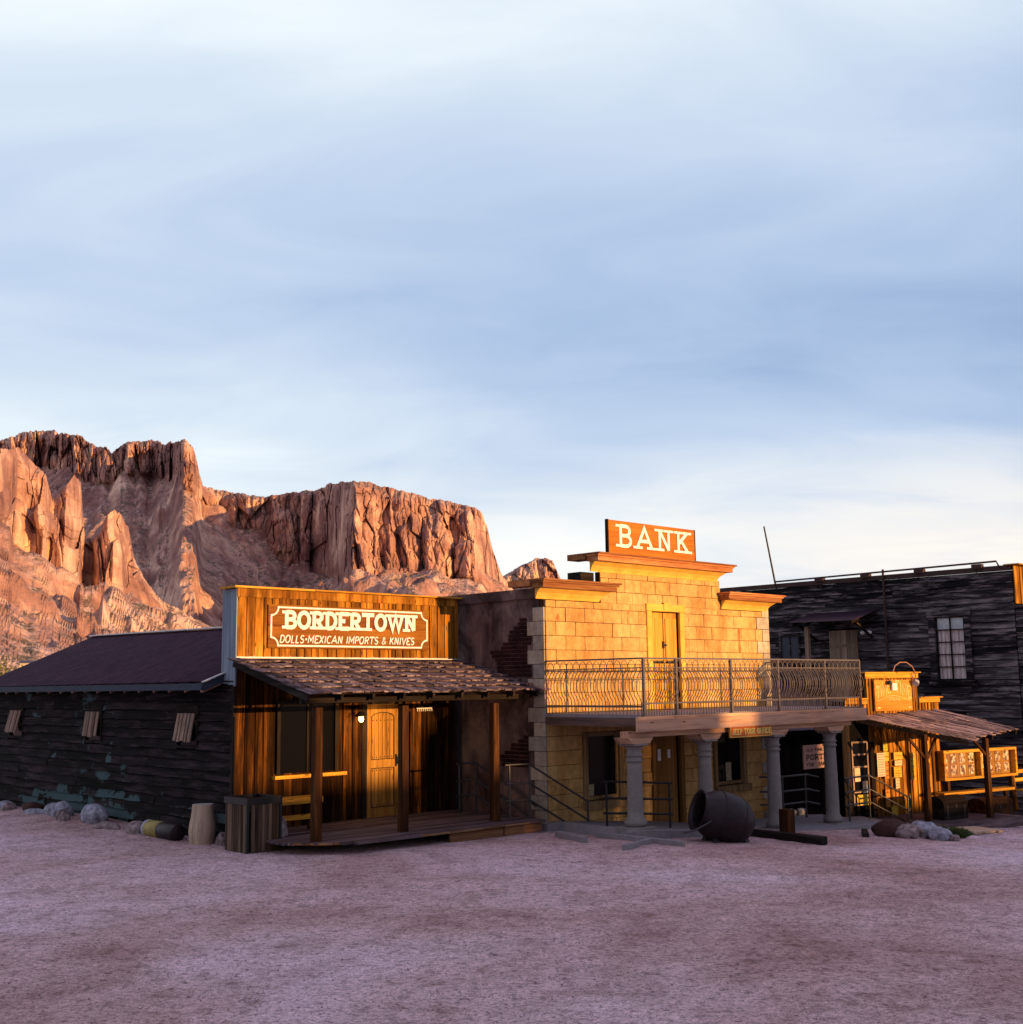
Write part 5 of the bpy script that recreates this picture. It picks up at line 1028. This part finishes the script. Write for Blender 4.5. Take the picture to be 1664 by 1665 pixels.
# awning
A_, B_, C_, D_ = Vector((-.35, -.04, 1.86)), Vector((2.66, -.04, 1.95)), Vector((2.60, -2.15, 1.56)), Vector((.92, -2.1, 1.37))
mb = MB(); n = 21
for i in range(n):
    s0, s1 = i/n, (i+1)/n-.004
    jl = random.uniform(-.12, .02); 
    p0, p1 = A_.lerp(B_, s0), A_.lerp(B_, s1); q0, q1 = D_.lerp(C_, s0), D_.lerp(C_, s1); q0 = q0+(q0-p0)*(-jl*.4); q1 = q1+(q1-p1)*(-jl*.4-random.uniform(-.03, .03))
    k1 = random.uniform(.35, .7); lz = random.uniform(0, .03)
    for (ta, tb_) in ((0, k1), (k1-.03, 1)):
        a0, a1, b0, b1 = p0.lerp(q0, ta), p1.lerp(q1, ta), p0.lerp(q0, tb_), p1.lerp(q1, tb_); up = Vector((0, 0, .018)); dz = Vector((0, 0, lz+(.012 if ta == 0 else 0)+random.uniform(0, .012)))
        mb.hexa([b0+dz, b1+dz, a1+dz, a0+dz], [b0+up+dz, b1+up+dz, a1+up+dz, a0+up+dz])
for i in range(26):   # splintered slivers lying on the roof
    s = random.random(); t0 = random.random()*.8; p = A_.lerp(B_, s).lerp(D_.lerp(C_, s), t0); q = A_.lerp(B_, s+.02).lerp(D_.lerp(C_, s+.02), min(1.03, t0+random.uniform(.15, .4))); mb.bar(p+Vector((0, 0, .05)), q+Vector((0, 0, .05)), random.uniform(.01, .03), .01)
ag = mb.build('awning', M['shake'], ts)
mb = MB(); mb.bar(D_.lerp(A_, .18)+Vector((0, 0, -.07)), C_.lerp(B_, .1)+Vector((0, 0, -.07)), .07, .09); mb.bar(A_+Vector((0, -.02, -.06)), D_+Vector((0, 0, -.06)), .05, .09); mb.bar(B_+Vector((0, -.02, -.06)), C_+Vector((0, 0, -.06)), .05, .09); mb.bar(A_.lerp(B_, .5)+Vector((0, 0, -.06)), D_.lerp(C_, .5)+Vector((0, 0, -.06)), .05, .09); mb.build('awning_frame', M['dark'], ag)
for (u, v, zb, zt) in ((.28, -1.42, -.45, 1.5), (2.0, -1.75, -.5, 1.5)):
    mb = MB(); mb.hexa([(u-.06, v-.06, zb), (u+.06, v-.06, zb), (u+.06, v+.06, zb), (u-.06, v+.06, zb)], [(u-.05, v-.05, zt), (u+.05, v-.05, zt), (u+.05, v+.05, zt), (u-.05, v+.05, zt)]); pst = mb.build('awning_post', M['post'], ts)
    mb = MB(); mb.bar((u, v-.02, .95), (u-.45, v+.05, 1.42), .05, .05); mb.bar((u, v-.02, .9), (u+.38, v-.02, 1.42), .05, .05) if u < 1 else None; mb.build('brace', M['post'], pst)
mb = MB()
for k in range(16): mb.box((-.3+k*.2, -1.95, -.44), (-.11+k*.2, -.08, -.405)) if k < 16 else None
mb.box((-.35, -2.02, -.62), (2.95, -1.96, -.41)); mb.build('shop_deck', M['deck'], ts)
# shop sign
ss = thing('time_sign', (.3, -.14, 2.0), 'carved orange board reading TIME TIME STORE on the little shop parapet', 'sign', fr='S')
mb = MB()
for i in range(3): mb.box((.25, -.13, 2.0+i*.24), (1.56, -.09, 2.238+i*.24))
mb.build('board', wood('orange_sign_wood', (.36, .13, .02), (.55, .24, .04), (.62, .34, .07), 'x', .2), ss)
mb = MB(); fS = lambda x, y, d: (x, -.13-d, y); paint = plain('yellow_cream_paint', (.66, .52, .2), .7)
text(mb, 'TIME', .30, .78, 2.3, .3, .03, fS, depth=.006, hfun=lambda t: (.30+.02*math.sin(t*3), 2.26+.16*t))
mb.build('lettering', paint, ss); mb = MB(); text(mb, 'TIME', .98, 1.50, 2.3, .3, .03, fS, depth=.006, hfun=lambda t: (.30+.02*math.sin(t*3), 2.42-.16*t))
mb.build('lettering', paint, ss); mb = MB(); text(mb, 'STORE', .72, 1.1, 2.23, .09, .015, fS, depth=.005); mb.build('lettering', paint, ss)
mb = MB(); stroke(mb, [(.29, 2.25)]+[(.29+1.22*k/12, 2.20+.15*math.sin(math.pi*k/12)) for k in range(1, 12)]+[(1.51, 2.25)], .012, fS, .001, .005)
for x in (.32, 1.4): mb.box((x, -.138, 2.05), (x+.1, -.131, 2.09))
mb.build('painted_line', paint, ss)
mb = MB(); mb.box((.80, -.20, 2.47), (.96, -.135, 2.64)); mb.box((.83, -.21, 2.52), (.87, -.2, 2.56)); mb.box((.89, -.21, 2.52), (.93, -.2, 2.56)); tag(mb.build('outlet_box', M['white'], org=(.88, -.15, 2.5), fr='S', bevel=.02), 'white rounded electrical box in the middle of the orange carved sign', 'electrical box')
mb = MB(); mb.lathe([(.0, .05), (.045, .04), (.06, -.03), (.05, -.05), (0, -.05)], (.70, -.2, 2.66), 12); mb.tube([(.70, -.13, 2.74), (.70, -.18, 2.72)], .012, 6); tag(mb.build('spotlight', M['blackiron'], org=(.7, -.15, 2.66), fr='S'), 'small black spotlight at the top edge of the orange sign left of the white box', 'light')
cb = thing('gooseneck_lamp', (1.7, -.1, 2.6), 'reddish looping cable with a pale shaded lamp at the right of the orange sign', 'lamp', fr='S')
mb = MB(); mb.tube([(.96, -.1, 2.9), (1.02, -.12, 3.05), (1.18, -.14, 3.13), (1.4, -.15, 3.13), (1.6, -.15, 3.03), (1.7, -.15, 2.88), (1.7, -.15, 2.6)], .014, 7); mb.tube([(1.62, -.12, 2.88), (1.7, -.1, 2.5), (1.72, -.1, 2.2)], .01, 6); mb.build('cable', M['wirered'], cb)
mb = MB(); mb.lathe([(.02, .05), (.05, .04), (.09, -.06)], (1.62, -.24, 2.66), 12, M=Matrix.Rotation(R(60), 3, 'Y')); mb.build('lamp_shade', M['flash'], cb)
# small notices
yl = plain('yellow_notice_paint', (.66, .46, .07), .8, scale=14, col2=(.40, .24, .04)); cr = plain('cream_notice_paint', (.66, .55, .38), .8, scale=18, col2=(.42, .32, .2)); og = plain('orange_notice_paint', (.55, .24, .04), .8, scale=10, col2=(.2, .07, .02))
def notice(a, b, c, d, mt, lab, lines=3, shape=None, v=-.09, dark=True):
    t = thing('notice', (a, v, c), lab, 'notice', fr='S', group='notices nailed to the little shop')
    mb = MB(); mb.box((a, v-.015, c), (b, v, d)); mb.build('board', mt, t)
    mb = MB(); h = (d-c)
    for i in range(lines):
        z = c+h*(i+.6)/(lines+.2); x = a+(b-a)*.12
        while x < b-(b-a)*.15: w_ = random.uniform(.015, .045); mb.box((x, v-.017, z-min(h*.03, .008)), (min(x+w_*.7, b-.01), v-.0155, z+min(h*.03, .008))); x += w_+.006
    mb.build('print', blk, t)
notice(.20, .46, .50, 1.04, plain('pale_plaque_paint', (.62, .46, .36), .8, var=.1), 'tall pale plaque on the shaded left edge of the lit shop wall', 9, v=-.12)
notice(.47, .62, 1.08, 1.28, yl, 'topmost yellow notice at the left of the lit wall', 2); notice(.47, .64, .84, 1.05, yl, 'plain yellow notice just right of the pale plaque', 1); notice(.47, .62, .44, .80, og, 'dark patterned orange notice right of the pale plaque', 3)
notice(.47, .62, -.2, .2, og, 'brown picture notice low behind the pipe handrail', 3); notice(.82, 1.12, .86, 1.03, yl, 'wide bright yellow notice at the centre of the lit wall', 1); notice(.84, 1.1, .72, .84, cr, 'cream and black notice under the wide yellow one', 1); notice(.80, 1.06, .45, .70, yl, 'square yellow notice with small print below the black one', 4)
notice(.84, .97, .20, .43, cr, 'narrow cream paper hanging lowest at the centre', 3); notice(1.40, 1.56, .36, 1.0, yl, 'tall yellow notice left of the dark awning post', 5); notice(1.93, 2.09, .74, 1.26, yl, 'tall yellow notice right of the dark awning post', 3); notice(1.95, 2.08, .16, .44, yl, 'small yellow notice with a black bar low right of the post', 1)
notice(-.5, -.32, .42, .72, cr, 'cream notice with a large letter in the shaded window', 1, v=-.05); notice(-.24, -.1, .15, .42, cr, 'small cream notice low in the shaded window', 1, v=-.05); notice(-.46, -.02, -.12, .12, yl, 'orange lit poster at the foot of the shaded window', 2, v=-.05)
notice(.62, .80, -.55, -.2, yl, 'small lit yellow panel at ground level behind the handrail', 1, v=-.12)
# photo case
pcs = thing('photo_case', (2.5, -.2, .3), 'long glazed wooden case of old portraits right of the little shop', 'display case', fr='S')
mb = MB(); mb.box((2.46, -.24, .94), (5.32, -.06, 1.0)); mb.box((2.46, -.24, .29), (5.32, -.06, .35)); 
for u in (2.46, 3.86, 5.26): mb.box((u, -.24, .35), (u+.06, -.06, .94))
mb.build('frame', M['honey_x'], pcs)
mb = MB(); mb.box((2.52, -.09, .35), (5.26, -.07, .94)); mb.build('back_board', M['door'], pcs)
ph, t_, b_ = newmat('sepia_photograph', .5); r_ = rnd_attr(t_); n_ = noise(t_, coords(t_, (1, 1, 1), r_), 12, 3, .6); t_.links.new(ramp(t_, n_, [(.4, (.10, .05, .03)), (.5, (.36, .24, .16)), (.58, (.75, .62, .48))]), b_.inputs['Base Color'])
for i in range(8):
    for j in range(2):
        u = 2.56+i*.335+(.06 if i > 3 else 0); z = .40+j*.28; mb = MB(); mb.box((u, -.10, z), (u+.2, -.091, z+.23)); mb.build('photograph', ph, pcs)
mb = MB(); mb.box((2.52, -.2, .35), (3.86, -.196, .94)); mb.box((3.92, -.2, .35), (5.26, -.196, .94)); mb.build('case_glass', M['clear'], pcs)
for u in (2.6, 5.1): mb = MB(); mb.box((u, -.2, -.6), (u+.09, -.1, .285)); mb.build('leg', M['post'], pcs)
mb = MB(); mb.box((1.9, -.62, .0), (4.6, -.34, .06)); tag(mb.build('plank_shelf', M['honey_x'], org=(2, -.5, 0), fr='S'), 'long plank shelf below the portrait case', 'shelf')
for u in (2.05, 4.4): mb = MB(); mb.box((u, -.5, -.5), (u+.08, -.42, -.002)); o = mb.build('shelf_leg', M['post'], org=(u, -.5, -.5), fr='S'); o.parent = bpy.data.objects['plank_shelf']; o.location = (u-2, 0, -.5); o.rotation_euler = (0, 0, 0)
# chests
def chest(u0, u1, v0, v1, z0, h, lab, matb, round_=True):
    t = thing('trunk', ((u0+u1)/2, v0, z0), lab, 'trunk', fr='S'); mb = MB(); n = 4; hb = h*.62
    for i in range(n): mb.box((u0, v0, z0+hb*i/n+.003), (u1, v1, z0+hb*(i+1)/n-.002))
    mb.build('box', matb, t); mb = MB(); hl = h-hb; vs = []
    m_ = 10; w_ = (v1-v0)/2; vc = (v0+v1)/2
    for u in (u0-.01, u1+.01): vs += [(u, vc-w_*1.03*math.cos(math.pi*k/m_), z0+hb+.004+hl*math.sin(math.pi*k/m_)) for k in range(m_+1)]
    mb.add(vs, [(k, m_+1+k, m_+2+k, k+1) for k in range(m_)]+[tuple(range(m_+1)), tuple(range(m_+1, 2*m_+2))[::-1]], .3); mb.build('lid', matb, t)
    mb = MB()
    for u in (u0+.1, u1-.14): mb.box((u, v0-.008, z0), (u+.04, v0, z0+hb))
    mb.box(((u0+u1)/2-.03, v0-.015, z0+hb-.07), ((u0+u1)/2+.03, v0, z0+hb+.02)); mb.build('strap', M['blackiron'], t)
chest(.72, 1.55, -1.5, -.95, -.40, .5, 'dark old trunk on the little deck beside the awning post', M['dark'])
chest(2.55, 3.6, -1.25, -.75, -.52, .45, 'brown banded trunk under the portrait case shelf', M['post'])
# chair at right
ch = thing('ladder_chair', (5.6, -.1, -.6), 'sunlit wooden chair cut by the right edge beside the portrait case', 'chair', fr='S')
for a_, b2 in (((5.5, -.02, -.6), (5.44, -.0, .46)), ((6.0, -.02, -.6), (6.0, 0, .46)), ((5.5, -.5, -.6), (5.5, -.5, -.1)), ((6.0, -.5, -.6), (6.0, -.5, -.1))): mb = MB(); mb.bar(a_, b2, .05, .05); mb.build('leg', M['honey'], ch)
for z in (.15, .36): mb = MB(); mb.bar((5.5, -.0, z), (6.0, 0, z), .02, .09); mb.build('back_slat', M['honey_x'], ch)
mb = MB(); mb.box((5.46, -.52, -.12), (6.04, .0, -.08)); mb.build('seat', M['honey_x'], ch)
# rock heap, grass tuft and lit planks
rh = [(10.9, -6.55, .30, .36, .20, 'rockd', 'dark reddish boulder at the back left of the rock heap'), (10.85, -7.0, .26, .3, .17, 'rockm', 'pale pink and grey boulder at the front left of the rock heap'), (11.2, -7.1, .27, .28, .22, 'rockg', 'rounded grey boulder, tallest of the rock heap'), (11.0, -7.55, .2, .22, .15, 'rockg', 'grey lichened rock at the right end of the rock heap'), (11.05, -7.8, .1, .1, .08, 'rockm', 'smallest stone at the right foot of the rock heap')]
for i, (u, v, a, b, c, m, l) in enumerate(rh): rock('rock', (u, v, g(u, v)+c*.55), (a, b, c), M[m], l, 50+i*2.3, group='rock heap before the little shop')
for i, (u, v) in enumerate(((12.3, -3.0), (12.6, -2.9), (12.9, -2.9), (13.2, -3.0))): rock('rock', (u, v, -.30), (.15, .12, .10), M['rockg'], ('leftmost', 'second', 'third', 'rightmost')[i]+' small grey stone on the slab between the last two columns', 70+i, group='small stones on the slab')
mb = MB(); cu, cv = 11.75, -7.3
for i in range(900):
    a = random.random()*6.28; r = .32*math.sqrt(random.random()); x, y = cu+r*math.cos(a), cv+r*math.sin(a); z = g(x, y); h = .26*math.sqrt(max(0.05, 1-(r/.36)**2))*random.uniform(.8, 1.1); lx, ly = math.cos(a)*r*.6+random.uniform(-.05, .05), math.sin(a)*r*.6+random.uniform(-.05, .05)
    mb.add([(x-.006, y, z), (x+.006, y, z), (x+lx*.5+.004, y+ly*.5, z+h*.7), (x+lx, y+ly, z+h)], [(0, 1, 2), (0, 2, 3)])
tag(mb.build('grass_tuft', M['grassl'], org=(cu, cv, g(cu, cv))), 'round tuft of green grass at the right of the rock heap', 'plant')
mb = MB()
for i in range(6): u = 13.0+i*.22; z = g(u, -6.9); mb.bar((u, -7.35+random.uniform(-.1, .1), z+.035), (u+.15, -6.5+random.uniform(-.1, .1), z+.04), .18, .04)
tag(mb.build('ramp_planks', wood('pale_ramp_plank', (.25, .17, .11), (.48, .34, .24), (.6, .45, .33), 'y', .3), org=(12.5, -6.9, -.4)), 'loose pale planks forming a low sunlit ramp right of the grass tuft', 'planks')

# distant bushes and hut beyond the log building ------------------
def bush(x, y, z, r, h, lab, nm='desert_bush'):
    t = thing(nm, (x, y, z), lab, 'bush', fr='W', group='distant desert bushes'); mb = MB()
    for i in range(1100):
        a = random.random()*6.28; e = math.asin(random.random()); q = (random.random()**.4)*(0.75+.5*float(vnoise(a*1.3, e*2, r))); c = Vector((x+r*q*math.cos(a)*math.cos(e), y+r*q*math.sin(a)*math.cos(e), z+h*q*math.sin(e)+.1)); s = r*.07
        d1 = Vector((random.uniform(-1, 1), random.uniform(-1, 1), random.uniform(-1, 1))).normalized()*s; d2 = d1.orthogonal().normalized()*s*.7
        mb.add([c-d1, c+d2, c+d1, c-d2], [(0, 1, 2, 3)])
    mb.build('foliage', M['leaf'], t); mb = MB()
    for k in range(5): mb.tube([(x, y, z-.3), (x+r*.4*math.cos(k*1.3), y+r*.4*math.sin(k*1.3), z+h*.6)], [.08, .03], 5)
    mb.build('trunk', M['bark'], t)
for i, (az, d, r, h, l) in enumerate(((-23.5, 170, 5, 7.6, 'olive bushy tree at the far left edge above the log roof'), (-22.75, 190, 4, 7.4, 'olive bushy tree right of the leftmost one'), (-23.2, 260, 5.5, 9.6, 'higher pale tree behind the two olive ones'), (-22.4, 250, 3, 7.6, 'small bushy tree just left of the cream hut'))):
    bush(d*math.sin(R(az)), d*math.cos(R(az)), -1, r, h, l)
hx, hy = 700*math.sin(R(-21.85)), 700*math.cos(R(-21.85))
ht = thing('far_hut', (hx, hy, 8), 'tiny sunlit cream hut far behind the left end of the log roof', 'hut', fr='W')
mb = MB(); mb.box((hx-4, hy-3, 4), (hx+4, hy+3, 17.5)); mb.build('wall', plain('cream_hut_wall', (.6, .52, .4), .8), ht); mb = MB(); mb.hexa([(hx-4.5, hy-3.6, 17.503), (hx+4.5, hy-3.6, 17.503), (hx+4.5, hy+3.6, 17.503), (hx-4.5, hy+3.6, 17.503)], [(hx-4.5, hy-.1, 18.9), (hx+4.5, hy-.1, 18.9), (hx+4.5, hy+.1, 18.9), (hx-4.5, hy+.1, 18.9)]); mb.build('roof', M['roofmetal'], ht)
mb = MB(); mb.box((hx-1, hy-3.05, 14.6), (hx+.6, hy-2.99, 16.3)); mb.build('window', M['pane'], ht)

# ================================================================ added row, unseen behind the camera towards the sun, shaped to cast the shade
sh_ = Vector((math.sin(SUN_AZ), math.cos(SUN_AZ), 0)); wv = Vector((-sh_.y, sh_.x, 0))     # towards the sun / across it
FR['B'] = (sh_*40, math.atan2(wv.y, wv.x))     # local x runs across the sun's direction
def across(nm, lab, x0, x1, h, y0=0, dep=-7):  # unseen block added to stop the sun, height set by where shade falls
    t = thing(nm, (x0, y0, 0), lab, 'building', fr='B'); mb = MB(); vboards(mb, x0, x1, -1, h, y0, (.2, .3), batten=.06); mb.build('front_wall', M['front_low'], t)
    mb = MB(); mb.box((x0, y0+dep, -1), (x1, y0-.05, h-.4)); mb.build('body', M['dark'], t)
    mb = MB(); mb.box((x0-.1, y0-.1, h+.003), (x1+.1, y0+.15, h+.06)); mb.build('cap', M['dark'], t)
    mb = MB(); x = x0+1.5
    while x < x1-1.5: mb.box((x, y0+.0, .8), (x+1, y0+.02, 2.2)); x += 3
    mb.build('window', M['pane'], t); return t
def LL(u, v):
    return wpos('T', (u, v, 0)).dot(wv)
X = [-32, LL(-.12, 0), LL(4.2, 0), LL(7.75, -4.95), LL(8.75, -4.95), LL(12.98, -2.45), LL(13.3, -4), LL(24, -4)]
across('tallest_shade_block', 'tallest wooden block added behind the camera to cast shade', X[0], X[1]-.02, 8.0)
across('porch_shade_block', 'wooden block added behind the camera to shade the porch', X[1], X[2]-.03, 5.3)
across('tall_shade_block', 'tall wooden block added behind the camera to shade the bank', X[2], X[3]-.03, 6.22)
across('lower_shade_block', 'lower wooden block added between two tall shading ones behind the camera', X[3], X[4]-.03, 5.85)
across('second_shade_block', 'second tall wooden block added behind the camera to shade the bank', X[4], X[5], 6.2)
across('gap_shade_wall', 'lowest board wall added in the gap of the shading row behind the camera', X[5]+.03, X[6]-.03, 3.2)
across('low_shade_wall', 'low board block added to close the shading row behind the camera', X[6], X[7], 3.74)
